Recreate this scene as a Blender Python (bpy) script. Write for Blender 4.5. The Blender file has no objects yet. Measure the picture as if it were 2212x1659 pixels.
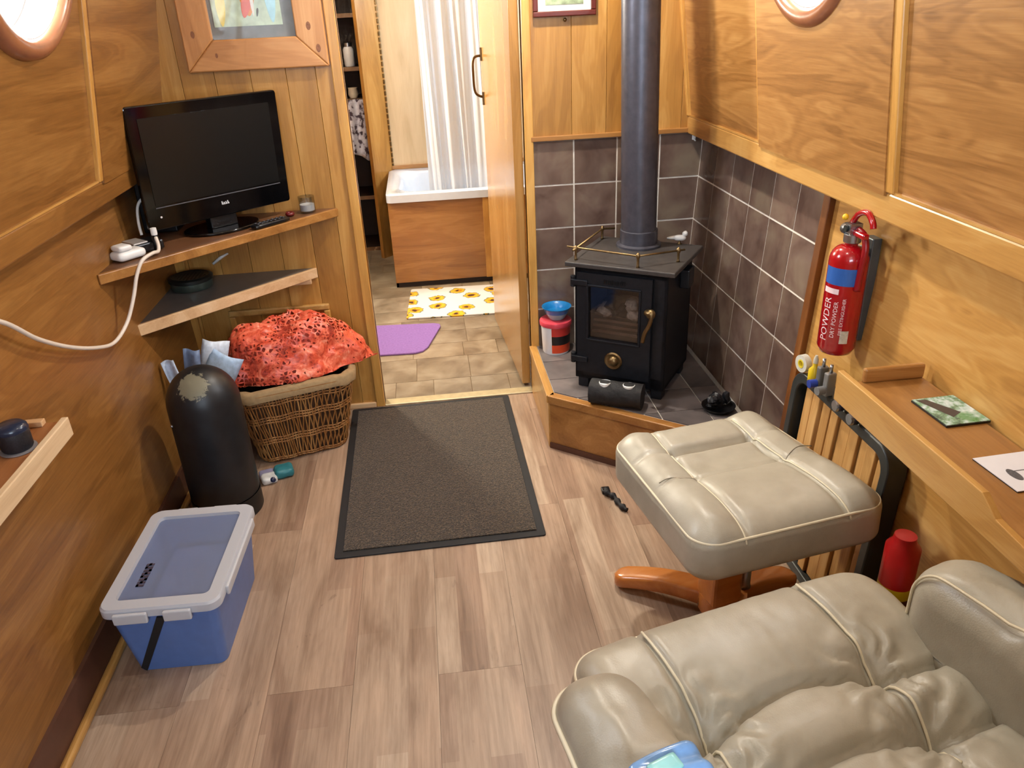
import bpy, bmesh, math, random
from mathutils import Vector, Matrix, noise

random.seed(11)
SC = bpy.context.scene
COL = SC.collection
R = math.radians

# ------------------------------------------------------------------ camera
cam = bpy.data.cameras.new('camera')
cam.sensor_fit = 'HORIZONTAL'
cam.sensor_width = 36.0
cam.lens = 1662.0 / 2212.0 * 36.0
cam.clip_start = 0.02
cam_o = bpy.data.objects.new('camera', cam)
COL.objects.link(cam_o)
YAW, PIT, ROL = R(5.479), R(26.212), R(-2.673)
fw = Vector((math.sin(YAW) * math.cos(PIT), math.cos(YAW) * math.cos(PIT), -math.sin(PIT)))
r0 = fw.cross(Vector((0, 0, 1))).normalized()
u0 = r0.cross(fw)
rt = math.cos(ROL) * r0 + math.sin(ROL) * u0
up = -math.sin(ROL) * r0 + math.cos(ROL) * u0
m = Matrix((rt, up, -fw)).transposed().to_4x4()
m.translation = Vector((0, 0, 1.35))
cam_o.matrix_world = m
SC.camera = cam_o

# ------------------------------------------------------------------ world, light, exposure
vs = SC.view_settings
vs.view_transform = 'Standard'
vs.look = 'None'
vs.gamma = 1.0
vs.use_curve_mapping = False
vs.exposure = 0.42
w = bpy.data.worlds.new('sky')
SC.world = w
w.use_nodes = True
bg = w.node_tree.nodes['Background']
bg.inputs[0].default_value = (0.86, 0.93, 1.0, 1)
bg.inputs[1].default_value = 3.0
SC.cycles.max_bounces = 6
SC.cycles.diffuse_bounces = 4
SC.cycles.glossy_bounces = 2
SC.cycles.transparent_max_bounces = 10
SC.cycles.caustics_reflective = False
SC.cycles.caustics_refractive = False
SC.cycles.adaptive_threshold = 0.06
SC.cycles.adaptive_min_samples = 12
SC.cycles.sample_clamp_indirect = 6.0


def area(name, loc, target, sx, sy, power, col):
    l = bpy.data.lights.new(name, 'AREA')
    l.shape = 'RECTANGLE'
    l.size, l.size_y = sx, sy
    l.energy = power
    l.color = col
    o = bpy.data.objects.new(name, l)
    o.location = loc
    d = Vector(target) - Vector(loc)
    o.rotation_euler = d.to_track_quat('-Z', 'Y').to_euler()
    COL.objects.link(o)
    return o


# daylight through the glazed bow doors behind the camera
area('bow_door_daylight', (0.04, -1.12, 1.35), (0.04, 1.0, 0.9), 0.9, 0.8, 24, (0.70, 0.85, 1.0))
# daylight through the side windows of the saloon and of the passage
area('porthole_daylight_left', (-0.86, 1.80, 1.56), (0.5, 1.7, 0.9), 0.36, 0.36, 14, (0.9, 0.95, 1.0))
area('porthole_daylight_right', (0.96, 1.765, 1.56), (-0.5, 1.7, 0.9), 0.36, 0.36, 12, (0.9, 0.95, 1.0))
area('passage_porthole_daylight', (-0.83, 3.72, 1.52), (0.9, 1.7, 0.6), 0.34, 0.34, 62, (1.0, 0.91, 0.72))
area('bathroom_porthole_daylight', (0.92, 4.25, 1.53), (-0.3, 4.2, 0.5), 0.34, 0.34, 20, (0.66, 0.83, 1.0))


# ------------------------------------------------------------------ colour and material helpers
def lin(c):
    return tuple((v / 255 / 12.92) if v / 255 <= 0.04045 else ((v / 255 + 0.055) / 1.055) ** 2.4 for v in c) + (1.0,)


def new_mat(name):
    mt = bpy.data.materials.new(name)
    mt.use_nodes = True
    nt = mt.node_tree
    return mt, nt, nt.nodes['Principled BSDF'], nt.nodes['Material Output']


def N(nt, typ, **kw):
    n = nt.nodes.new(typ)
    for k, v in kw.items():
        setattr(n, k, v)
    return n


def ramp(nt, src, stops):
    n = nt.nodes.new('ShaderNodeValToRGB')
    e = n.color_ramp.elements
    while len(e) < len(stops):
        e.new(0.5)
    for i, (p, c) in enumerate(stops):
        e[i].position = p
        e[i].color = c
    nt.links.new(src, n.inputs[0])
    return n.outputs[0]


def coords(nt, scale=(1, 1, 1), rnd=0.0, kind='Object'):
    tc = N(nt, 'ShaderNodeTexCoord')
    mp = N(nt, 'ShaderNodeMapping')
    mp.inputs['Scale'].default_value = scale
    nt.links.new(tc.outputs[kind], mp.inputs['Vector'])
    if rnd:
        oi = N(nt, 'ShaderNodeObjectInfo')
        ml = N(nt, 'ShaderNodeMath', operation='MULTIPLY')
        ml.inputs[1].default_value = rnd
        nt.links.new(oi.outputs['Random'], ml.inputs[0])
        cx = N(nt, 'ShaderNodeCombineXYZ')
        for i in range(3):
            nt.links.new(ml.outputs[0], cx.inputs[i])
        nt.links.new(cx.outputs[0], mp.inputs['Location'])
    return mp.outputs[0]


def noise_tex(nt, vec, scale, detail=4, rough=0.55, dist=0.0):
    n = N(nt, 'ShaderNodeTexNoise')
    n.inputs['Scale'].default_value = scale
    n.inputs['Detail'].default_value = detail
    n.inputs['Roughness'].default_value = rough
    n.inputs['Distortion'].default_value = dist
    nt.links.new(vec, n.inputs['Vector'])
    return n.outputs['Fac']


def mixc(nt, fac, a, b, mode='MIX'):
    n = N(nt, 'ShaderNodeMix', data_type='RGBA', blend_type=mode)
    if isinstance(fac, (int, float)):
        n.inputs[0].default_value = fac
    else:
        nt.links.new(fac, n.inputs[0])
    for s, v in ((6, a), (7, b)):
        if isinstance(v, tuple):
            n.inputs[s].default_value = v
        else:
            nt.links.new(v, n.inputs[s])
    return n.outputs[2]


def bump(nt, b, h, strength=0.2, dist=0.002):
    n = N(nt, 'ShaderNodeBump')
    n.inputs['Strength'].default_value = strength
    n.inputs['Distance'].default_value = dist
    nt.links.new(h, n.inputs['Height'])
    nt.links.new(n.outputs[0], b.inputs['Normal'])


MATS = {}


def plain(name, c, rough=0.5, metal=0.0, var=0.12, scale=30, bmp=0.0, coat=0.0, spec=0.5):
    """A single colour with a slight mottle."""
    if name in MATS:
        return MATS[name]
    mt, nt, b, o = new_mat(name)
    f = noise_tex(nt, coords(nt), scale, 3)
    c = lin(c)
    lo = tuple(v * (1 - var) for v in c[:3]) + (1,)
    hi = tuple(min(1, v * (1 + var)) for v in c[:3]) + (1,)
    nt.links.new(ramp(nt, f, [(0.3, lo), (0.7, hi)]), b.inputs['Base Color'])
    b.inputs['Roughness'].default_value = rough
    b.inputs['Metallic'].default_value = metal
    b.inputs['Specular IOR Level'].default_value = spec
    b.inputs['Coat Weight'].default_value = coat
    if bmp:
        bump(nt, b, f, bmp, 0.003)
    MATS[name] = mt
    return mt


def wood(name, dark, mid, light, axis='z', rough=0.35, scale=1.0, figure=0.5, rnd=0.0, pore=0.5, coat=0.15, val=0.0):
    """Veneer or timber: long noise streaks along an axis, a wavy figure, fine pores."""
    mt, nt, b, o = new_mat(name)
    i = 'xyz'.index(axis)
    s1 = [9.0 * scale] * 3
    s1[i] = 1.3 * scale
    s2 = [150.0 * scale] * 3
    s2[i] = 5.0 * scale
    v1 = coords(nt, tuple(s1), rnd)
    v2 = coords(nt, tuple(s2), rnd)
    big = noise_tex(nt, v1, 1.0, 3, 0.5, 1.2)
    # figure: rings read off a stretched noise field
    ml = N(nt, 'ShaderNodeMath', operation='MULTIPLY')
    ml.inputs[1].default_value = 60.0
    nt.links.new(big, ml.inputs[0])
    sn = N(nt, 'ShaderNodeMath', operation='SINE')
    nt.links.new(ml.outputs[0], sn.inputs[0])
    fine = noise_tex(nt, v2, 1.6, 5, 0.65)
    m1 = N(nt, 'ShaderNodeMath', operation='MULTIPLY_ADD')
    nt.links.new(sn.outputs[0], m1.inputs[0])
    m1.inputs[1].default_value = 0.09 * figure
    nt.links.new(big, m1.inputs[2])
    m2 = N(nt, 'ShaderNodeMath', operation='MULTIPLY_ADD')
    nt.links.new(fine, m2.inputs[0])
    m2.inputs[1].default_value = 0.7 * pore
    nt.links.new(m1.outputs[0], m2.inputs[2])
    sb = N(nt, 'ShaderNodeMath', operation='SUBTRACT')
    nt.links.new(m2.outputs[0], sb.inputs[0])
    sb.inputs[1].default_value = 0.35 * pore
    col = ramp(nt, sb.outputs[0], [(0.12, lin(dark)), (0.5, lin(mid)), (0.88, lin(light))])
    if val:
        oi = N(nt, 'ShaderNodeObjectInfo')
        mr = N(nt, 'ShaderNodeMapRange')
        mr.inputs['To Min'].default_value = 1 - val
        mr.inputs['To Max'].default_value = 1 + val
        nt.links.new(oi.outputs['Random'], mr.inputs['Value'])
        hs = N(nt, 'ShaderNodeHueSaturation')
        nt.links.new(mr.outputs[0], hs.inputs['Value'])
        nt.links.new(col, hs.inputs['Color'])
        col = hs.outputs[0]
    nt.links.new(col, b.inputs['Base Color'])
    b.inputs['Roughness'].default_value = rough
    b.inputs['Coat Weight'].default_value = coat
    b.inputs['Coat Roughness'].default_value = 0.25
    bump(nt, b, fine, 0.12, 0.001)
    MATS[name] = mt
    return mt


# ------------------------------------------------------------------ mesh helpers
class MB:
    def __init__(self):
        self.v, self.f = [], []

    def add(self, vs_, fs):
        n = len(self.v)
        self.v += [tuple(p) for p in vs_]
        self.f += [tuple(i + n for i in f) for f in fs]
        return self

    def box(self, x0, x1, y0, y1, z0, z1, M=None):
        p = [Vector((x, y, z)) for z in (z0, z1) for y in (y0, y1) for x in (x0, x1)]
        if M is not None:
            p = [M @ q for q in p]
        return self.add(p, [(0, 2, 3, 1), (4, 5, 7, 6), (0, 1, 5, 4), (2, 6, 7, 3), (0, 4, 6, 2), (1, 3, 7, 5)])

    def prism(self, poly, z0, z1, M=None):
        n = len(poly)
        p = [Vector((x, y, z0)) for x, y in poly] + [Vector((x, y, z1)) for x, y in poly]
        if M is not None:
            p = [M @ q for q in p]
        fs = [tuple(range(n - 1, -1, -1)), tuple(range(n, 2 * n))]
        fs += [(i, (i + 1) % n, n + (i + 1) % n, n + i) for i in range(n)]
        return self.add(p, fs)

    def tube(self, pts, r, n=8, closed=False, caps=True):
        pts = [Vector(p) for p in pts]
        k = len(pts)
        rs = r if isinstance(r, (list, tuple)) else [r] * k
        prev = None
        vs_, fs = [], []
        for i, p in enumerate(pts):
            a = pts[i - 1] if (i > 0 or closed) else p
            c = pts[(i + 1) % k] if (i < k - 1 or closed) else p
            t = (c - a).normalized()
            if prev is None:
                s = t.cross(Vector((0, 0, 1)))
                if s.length < 1e-3:
                    s = t.cross(Vector((0, 1, 0)))
                s.normalize()
            else:
                s = prev - t * prev.dot(t)
                s.normalize()
            prev = s
            q = t.cross(s)
            for j in range(n):
                an = 2 * math.pi * j / n
                vs_.append(p + (s * math.cos(an) + q * math.sin(an)) * rs[i])
        for i in range(k if closed else k - 1):
            i2 = (i + 1) % k
            for j in range(n):
                j2 = (j + 1) % n
                fs.append((i * n + j, i * n + j2, i2 * n + j2, i2 * n + j))
        if caps and not closed:
            fs.append(tuple(range(n - 1, -1, -1)))
            fs.append(tuple((k - 1) * n + j for j in range(n)))
        return self.add(vs_, fs)

    def lathe(self, prof, n=32, M=None, cap0=True, cap1=True, a0=0.0, a1=None):
        full = a1 is None
        a1 = a0 + 2 * math.pi if full else a1
        cols = n if full else n + 1
        vs_, fs = [], []
        for r_, z in prof:
            for j in range(cols):
                an = a0 + (a1 - a0) * j / n
                vs_.append(Vector((r_ * math.cos(an), r_ * math.sin(an), z)))
        if M is not None:
            vs_ = [M @ q for q in vs_]
        for i in range(len(prof) - 1):
            for j in range(n):
                j2 = (j + 1) % cols
                fs.append((i * cols + j, i * cols + j2, (i + 1) * cols + j2, (i + 1) * cols + j))
        if full:
            if cap0 and prof[0][0] > 1e-6:
                fs.append(tuple(range(n - 1, -1, -1)))
            if cap1 and prof[-1][0] > 1e-6:
                fs.append(tuple((len(prof) - 1) * cols + j for j in range(n)))
        return self.add(vs_, fs)

    def grid(self, fn, nu, nv, wu=False, wv=False):
        cu, cv = (nu if wu else nu + 1), (nv if wv else nv + 1)
        vs_ = [fn(i / nu, j / nv) for i in range(cu) for j in range(cv)]
        fs = []
        for i in range(nu):
            for j in range(nv):
                i2, j2 = (i + 1) % cu, (j + 1) % cv
                fs.append((i * cv + j, i2 * cv + j, i2 * cv + j2, i * cv + j2))
        return self.add(vs_, fs)

    def rbox(self, sx, sy, sz, r, n=12, fn=None, M=None, rz=None):
        """Rounded box: the surface of a gridded cube pushed out to radius r (rz: softer radius in z)."""
        rz = rz or r
        h = Vector((sx / 2, sy / 2, sz / 2))
        idx, vs_, fs = {}, [], []

        def vert(a, b_, c):
            k = (a, b_, c)
            if k not in idx:
                p = Vector(((a / n * 2 - 1), (b_ / n * 2 - 1), (c / n * 2 - 1)))
                q = Vector((p.x * h.x, p.y * h.y, p.z * h.z))
                inn = Vector((max(-h.x + r, min(h.x - r, q.x)), max(-h.y + r, min(h.y - r, q.y)),
                              max(-h.z + rz, min(h.z - rz, q.z))))
                d = q - inn
                e = Vector((d.x / r, d.y / r, d.z / rz))
                if e.length > 1e-9:
                    mx = max(abs(e.x), abs(e.y), abs(e.z))
                    e = e.normalized() * mx
                    q = inn + Vector((e.x * r, e.y * r, e.z * rz))
                if fn:
                    q = fn(q)
                if M is not None:
                    q = M @ q
                idx[k] = len(vs_)
                vs_.append(q)
            return idx[k]

        for a in range(n):
            for b_ in range(n):
                for s in (0, n):
                    o = 1 if s else -1
                    for ax in range(3):
                        qd = []
                        for da, db in ((0, 0), (1, 0), (1, 1), (0, 1)):
                            t = [0, 0, 0]
                            t[ax] = s
                            t[(ax + 1) % 3] = a + da
                            t[(ax + 2) % 3] = b_ + db
                            qd.append(vert(*t))
                        fs.append(tuple(qd) if o > 0 else tuple(reversed(qd)))
        return self.add(vs_, fs)

    def mesh(self, name, smooth=False):
        me = bpy.data.meshes.new(name)
        me.from_pydata([tuple(p) for p in self.v], [], self.f)
        me.update()
        if smooth:
            me.polygons.foreach_set('use_smooth', [True] * len(me.polygons))
        return me

    def build(self, name, mat, parent=None, smooth=False, bevel=0.0, sub=0, angle=None, loc=None, rotz=None):
        me = self.mesh(name, smooth)
        if mat is not None:
            me.materials.append(mat)
        o = bpy.data.objects.new(name, me)
        COL.objects.link(o)
        if parent is not None:
            o.parent = parent
        if loc is not None:
            o.location = loc
        if rotz is not None:
            o.rotation_euler.z = rotz
        if bevel:
            md = o.modifiers.new('bevel', 'BEVEL')
            md.width = bevel
            md.segments = 2
            md.limit_method = 'ANGLE'
            md.angle_limit = R(40)
            md.harden_normals = False
        if sub:
            md = o.modifiers.new('sub', 'SUBSURF')
            md.levels = md.render_levels = sub
        if smooth and angle:
            try:
                me.set_sharp_from_angle(angle=R(angle))
            except Exception:
                pass
        return o


def thing(name, label, cat, loc=(0, 0, 0), rotz=0.0, group=None):
    o = bpy.data.objects.new(name, None)
    o.empty_display_size = 0.05
    COL.objects.link(o)
    o.location = loc
    o.rotation_euler.z = rotz
    return tag(o, label, cat, group)


def tag(o, label, cat, group=None):
    o['label'] = label
    o['category'] = cat
    if group:
        o['group'] = group
    return o


def struct(o, label=None):
    o['kind'] = 'structure'
    if label:
        o['label'] = label
    return o


def share(me, name, parent, loc, rotz=0.0, mat_world=None):
    o = bpy.data.objects.new(name, me)
    COL.objects.link(o)
    o.parent = parent
    if mat_world is not None:
        o.matrix_local = mat_world
    else:
        o.location = loc
        o.rotation_euler.z = rotz
    return o


def clip(poly, region):
    """Sutherland-Hodgman: poly clipped to a convex counter-clockwise region."""
    out = poly
    for i in range(len(region)):
        a, b = region[i], region[(i + 1) % len(region)]
        inp, out = out, []
        if not inp:
            break

        def side(p):
            return (b[0] - a[0]) * (p[1] - a[1]) - (b[1] - a[1]) * (p[0] - a[0])
        for j in range(len(inp)):
            p, q = inp[j], inp[(j + 1) % len(inp)]
            sp, sq = side(p), side(q)
            if sp >= 0:
                out.append(p)
            if sp * sq < 0:
                t = sp / (sp - sq)
                out.append((p[0] + (q[0] - p[0]) * t, p[1] + (q[1] - p[1]) * t))
    return out


def text_verts(s, size, depth=0.0):
    cu = bpy.data.curves.new('lettering', 'FONT')
    cu.body = s
    cu.size = size
    cu.resolution_u = 2
    cu.align_x = 'CENTER'
    cu.align_y = 'CENTER'
    o = bpy.data.objects.new('lettering', cu)
    COL.objects.link(o)
    dg = bpy.context.evaluated_depsgraph_get()
    me = bpy.data.meshes.new_from_object(o.evaluated_get(dg))
    vs_ = [v.co.copy() for v in me.vertices]
    fs = [tuple(p.vertices) for p in me.polygons]
    bpy.data.objects.remove(o)
    bpy.data.meshes.remove(me)
    return vs_, fs


def rrect(w_, d_, r_, n=6, z=0.0):
    """Rounded rectangle outline, counter-clockwise."""
    out = []
    for cx, cy, a in ((w_ / 2 - r_, d_ / 2 - r_, 0), (-w_ / 2 + r_, d_ / 2 - r_, 90), (-w_ / 2 + r_, -d_ / 2 + r_, 180), (w_ / 2 - r_, -d_ / 2 + r_, 270)):
        for i in range(n + 1):
            an = R(a + 90 * i / n)
            out.append((cx + r_ * math.cos(an), cy + r_ * math.sin(an)))
    return out


def smooth_path(pts, n=8):
    pts = [Vector(p) for p in pts]
    out = []
    for i in range(len(pts) - 1):
        p0, p1, p2, p3 = pts[max(i - 1, 0)], pts[i], pts[i + 1], pts[min(i + 2, len(pts) - 1)]
        for k in range(n):
            t = k / n
            out.append(0.5 * ((2 * p1) + (p2 - p0) * t + (2 * p0 - 5 * p1 + 4 * p2 - p3) * t * t + (3 * p1 - p0 - 3 * p2 + p3) * t ** 3))
    out.append(pts[-1])
    return out


def rotz_m(a, loc=(0, 0, 0)):
    return Matrix.Translation(loc) @ Matrix.Rotation(a, 4, 'Z')


# ------------------------------------------------------------------ materials
oak_r = wood('oak_veneer_horizontal', (120, 78, 34), (164, 116, 62), (194, 148, 88), 'y', 0.34, 1.0, 0.9, pore=0.7)
oak_l = wood('oak_veneer_orange', (102, 64, 26), (138, 93, 44), (166, 120, 64), 'y', 0.34, 1.0, 0.6, pore=0.8)
oak_low = wood('oak_veneer_pale', (148, 102, 46), (192, 144, 76), (216, 174, 106), 'y', 0.36, 1.0, 0.7)
oak_b = wood('oak_board_upright', (132, 86, 36), (176, 126, 60), (204, 158, 90), 'z', 0.34, 1.0, 0.4, rnd=9.0, val=0.10)
oak_trim = wood('oak_trim_long', (144, 98, 44), (190, 142, 76), (214, 174, 108), 'y', 0.32, 1.4, 0.3)
oak_trim_v = wood('oak_trim_upright', (152, 100, 42), (200, 148, 74), (226, 182, 108), 'z', 0.32, 1.4, 0.3)
oak_x = wood('oak_panel_crosswise', (120, 76, 34), (160, 110, 56), (190, 142, 82), 'x', 0.34, 1.2, 0.4)
pine = wood('pine_frame', (150, 94, 44), (196, 138, 82), (220, 168, 112), 'x', 0.4, 1.0, 0.5, pore=0.3)
pine_v = wood('pine_frame_upright', (150, 94, 44), (196, 138, 82), (220, 168, 112), 'z', 0.4, 1.0, 0.5, pore=0.3)
palewood = wood('bare_softwood', (186, 152, 112), (216, 188, 150), (234, 212, 180), 'y', 0.6, 1.0, 0.3, coat=0)
palewood_x = wood('bare_softwood_edge', (186, 140, 96), (214, 176, 132), (232, 204, 166), 'x', 0.6, 1.0, 0.3, coat=0)
slatwood = wood('slat_wood', (150, 104, 50), (196, 150, 90), (222, 182, 124), 'z', 0.5, 1.2, 0.4, rnd=5.0, coat=0)
walnut = plain('dark_skirting', (84, 52, 38), 0.45)
beechwood = wood('lacquered_beech', (150, 82, 30), (190, 116, 54), (212, 144, 80), 'x', 0.22, 1.0, 0.3, pore=0.2, coat=0.5)
cream = plain('cream_paint', (226, 214, 190), 0.5)
white_p = plain('white_plastic', (232, 232, 230), 0.35, var=0.03)
white_e = plain('white_enamel', (212, 218, 226), 0.15, var=0.02, coat=0.5)
black_p = plain('black_plastic', (14, 14, 17), 0.32, var=0.2)
black_g = plain('black_gloss', (6, 6, 8), 0.08, var=0.1)
black_r = plain('black_rubber', (22, 21, 24), 0.7, var=0.15, scale=80)
stove_m = plain('stove_paint', (30, 32, 38), 0.42, 0.35, var=0.2, scale=60, bmp=0.08)
flue_m = plain('flue_paint', (84, 84, 94), 0.36, 0.45, var=0.15, scale=40, bmp=0.1)
brass = plain('worn_brass', (128, 106, 72), 0.38, 0.9, var=0.2)
steel = plain('steel', (170, 172, 176), 0.3, 0.95, var=0.1)
gunmetal = plain('grey_metal', (92, 98, 100), 0.4, 0.6, var=0.15)
grout = plain('grout', (222, 216, 206), 0.8, var=0.12, scale=50)
grey_lam = plain('grey_laminate', (92, 86, 82), 0.35, var=0.1, scale=20)
red_paint = plain('red_paint', (168, 10, 22), 0.2, var=0.05, coat=0.6)
blue_lab = plain('blue_label', (44, 96, 176), 0.4, var=0.05)
white_ink = plain('white_ink', (238, 214, 218), 0.5, var=0.03)
purple_m = plain('purple_pile', (136, 100, 164), 0.95, var=0.12, scale=120, bmp=0.4)
beige_wall = wood('beige_panel', (190, 160, 116), (212, 184, 142), (224, 200, 160), 'z', 0.5, 1.2, 0.1, coat=0)
dark_in = plain('dark_cupboard', (44, 28, 16), 0.6)
char_m = plain('charred_wood', (26, 24, 25), 0.75, var=0.5, scale=60, bmp=0.8)
ash_m = plain('grey_ash', (190, 184, 180), 0.9, var=0.4, scale=90, bmp=0.6)
wick_m = wood('wicker_cane', (96, 56, 22), (156, 104, 52), (206, 158, 98), 'z', 0.5, 3.0, 0.2, pore=0.8, coat=0)
linen = plain('beige_lining', (150, 124, 88), 0.9, var=0.15, scale=60)
wax = plain('white_wax', (236, 236, 232), 0.5, var=0.03)


def leather():
    mt, nt, b, o = new_mat('leather')
    v = coords(nt)
    f = noise_tex(nt, v, 7, 4, 0.6)
    col = ramp(nt, f, [(0.3, lin((156, 148, 132))), (0.55, lin((172, 165, 149))), (0.75, lin((186, 180, 166)))])
    g = noise_tex(nt, v, 2.2, 2)
    col = mixc(nt, ramp(nt, g, [(0.45, (0, 0, 0, 1)), (0.7, (0.5, 0.5, 0.5, 1))]), col, lin((142, 137, 121)))
    nt.links.new(col, b.inputs['Base Color'])
    b.inputs['Roughness'].default_value = 0.37
    vo = N(nt, 'ShaderNodeTexVoronoi')
    vo.inputs['Scale'].default_value = 420
    nt.links.new(v, vo.inputs['Vector'])
    bump(nt, b, vo.outputs['Distance'], 0.18, 0.0006)
    return mt


leather_m = leather()
piping_m = plain('leather_piping', (214, 204, 178), 0.4, var=0.05)


def plank_mat():
    mt, nt, b, o = new_mat('laminate_plank')
    v = coords(nt, (1, 1, 1), 7.0)
    sep = N(nt, 'ShaderNodeSeparateXYZ')
    nt.links.new(v, sep.inputs[0])
    cmb = N(nt, 'ShaderNodeCombineXYZ')
    nt.links.new(sep.outputs['Y'], cmb.inputs['X'])
    nt.links.new(sep.outputs['X'], cmb.inputs['Y'])
    br = N(nt, 'ShaderNodeTexBrick')
    br.offset = 0.37
    br.inputs['Scale'].default_value = 1.0
    br.inputs['Mortar Size'].default_value = 0.0
    br.inputs['Brick Width'].default_value = 0.55
    br.inputs['Row Height'].default_value = 0.0633
    br.inputs['Color1'].default_value = (0, 0, 0, 1)
    br.inputs['Color2'].default_value = (1, 1, 1, 1)
    nt.links.new(cmb.outputs[0], br.inputs['Vector'])
    strip = ramp(nt, br.outputs['Color'], [(0.0, lin((150, 122, 102))), (0.35, lin((172, 146, 124))), (0.65, lin((164, 138, 116))), (1.0, lin((186, 164, 142)))])
    big = noise_tex(nt, coords(nt, (9, 1.6, 1), 7.0), 1.2, 4, 0.6, 0.6)
    fine = noise_tex(nt, coords(nt, (120, 5, 1), 7.0), 1.0, 5, 0.7)
    dk = ramp(nt, big, [(0.32, (0.62, 0.56, 0.52, 1)), (0.5, (0.95, 0.95, 0.95, 1)), (0.7, (1.12, 1.1, 1.08, 1))])
    col = mixc(nt, 1.0, strip, dk, 'MULTIPLY')
    fk = ramp(nt, fine, [(0.35, (0.72, 0.68, 0.64, 1)), (0.6, (1.04, 1.03, 1.02, 1))])
    col = mixc(nt, 0.8, col, fk, 'MULTIPLY')
    kn = noise_tex(nt, coords(nt, (22, 10, 1), 7.0), 1.0, 3, 0.6, 1.0)
    col = mixc(nt, ramp(nt, kn, [(0.68, (0, 0, 0, 1)), (0.78, (0.55, 0.55, 0.55, 1))]), col, lin((84, 60, 48)))
    nt.links.new(col, b.inputs['Base Color'])
    b.inputs['Roughness'].default_value = 0.42
    bump(nt, b, fine, 0.1, 0.001)
    return mt


def tile_mat(name, stops, rough, sc=9.0):
    mt, nt, b, o = new_mat(name)
    f = noise_tex(nt, coords(nt, (1, 1, 1), 8.0), sc, 3, 0.5, 0.4)
    oi = N(nt, 'ShaderNodeObjectInfo')
    col = ramp(nt, f, stops)
    hs = N(nt, 'ShaderNodeHueSaturation')
    mr = N(nt, 'ShaderNodeMapRange')
    mr.inputs['To Min'].default_value = 0.8
    mr.inputs['To Max'].default_value = 1.15
    nt.links.new(oi.outputs['Random'], mr.inputs['Value'])
    nt.links.new(mr.outputs[0], hs.inputs['Value'])
    nt.links.new(col, hs.inputs['Color'])
    nt.links.new(hs.outputs[0], b.inputs['Base Color'])
    b.inputs['Roughness'].default_value = rough
    bump(nt, b, noise_tex(nt, coords(nt), 60, 3), 0.12, 0.002)
    return mt


slate_m = tile_mat('brown_slate_tile', [(0.3, lin((88, 68, 60))), (0.5, lin((112, 92, 82))), (0.72, lin((130, 114, 98)))], 0.2)
hearth_tile_m = tile_mat('grey_hearth_tile', [(0.3, lin((84, 78, 78))), (0.6, lin((112, 104, 102))), (0.8, lin((128, 118, 112)))], 0.35)
stone_m = tile_mat('stone_vinyl', [(0.3, lin((114, 98, 78))), (0.5, lin((142, 126, 104))), (0.75, lin((166, 152, 130)))], 0.32, 9.0)


def mat_carpet():
    mt, nt, b, o = new_mat('mat_pile')
    v = coords(nt)
    vo = N(nt, 'ShaderNodeTexVoronoi')
    vo.inputs['Scale'].default_value = 190
    vo.inputs['Randomness'].default_value = 0.6
    nt.links.new(v, vo.inputs['Vector'])
    f = noise_tex(nt, v, 260, 2)
    col = ramp(nt, f, [(0.35, lin((30, 23, 17))), (0.5, lin((54, 43, 32))), (0.68, lin((94, 78, 58)))])
    nt.links.new(col, b.inputs['Base Color'])
    b.inputs['Roughness'].default_value = 0.95
    b.inputs['Sheen Weight'].default_value = 0.25
    bump(nt, b, vo.outputs['Distance'], 0.7, 0.003)
    return mt


def flower_print():
    mt, nt, b, o = new_mat('sunflower_print')
    v = coords(nt)
    vo = N(nt, 'ShaderNodeTexVoronoi')
    vo.voronoi_dimensions = '2D'
    vo.inputs['Scale'].default_value = 7.6
    vo.inputs['Randomness'].default_value = 0.75
    nt.links.new(v, vo.inputs['Vector'])
    d = N(nt, 'ShaderNodeMath', operation='MULTIPLY_ADD')
    nt.links.new(noise_tex(nt, v, 38, 2), d.inputs[0])
    d.inputs[1].default_value = 0.32
    nt.links.new(vo.outputs['Distance'], d.inputs[2])
    cr = ramp(nt, d.outputs[0], [(0.0, lin((70, 40, 14))), (0.25, lin((190, 126, 16))), (0.31, lin((226, 172, 34))), (0.40, lin((216, 158, 40))), (0.44, lin((92, 104, 84))), (0.475, lin((214, 210, 204)))])
    cr.node.color_ramp.interpolation = 'CONSTANT'
    nt.links.new(cr, b.inputs['Base Color'])
    b.inputs['Roughness'].default_value = 0.9
    return mt


def netting():
    mt, nt, b, o = new_mat('orange_netting')
    v = coords(nt)
    vo = N(nt, 'ShaderNodeTexVoronoi', feature='DISTANCE_TO_EDGE')
    vo.inputs['Scale'].default_value = 70
    nt.links.new(v, vo.inputs['Vector'])
    f = noise_tex(nt, v, 20, 6, 0.75, 1.2)
    col = ramp(nt, f, [(0.34, lin((128, 36, 26))), (0.45, lin((204, 74, 50))), (0.55, lin((226, 106, 76))), (0.68, lin((238, 160, 132)))])
    nt.links.new(col, b.inputs['Base Color'])
    b.inputs['Roughness'].default_value = 0.4
    thr = N(nt, 'ShaderNodeMath', operation='MULTIPLY_ADD')
    nt.links.new(noise_tex(nt, v, 9, 3), thr.inputs[0])
    thr.inputs[1].default_value = 1.4
    thr.inputs[2].default_value = -0.42
    lt = N(nt, 'ShaderNodeMath', operation='LESS_THAN')
    nt.links.new(vo.outputs['Distance'], lt.inputs[0])
    nt.links.new(thr.outputs[0], lt.inputs[1])
    nt.links.new(lt.outputs[0], b.inputs['Alpha'])
    return mt


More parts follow.
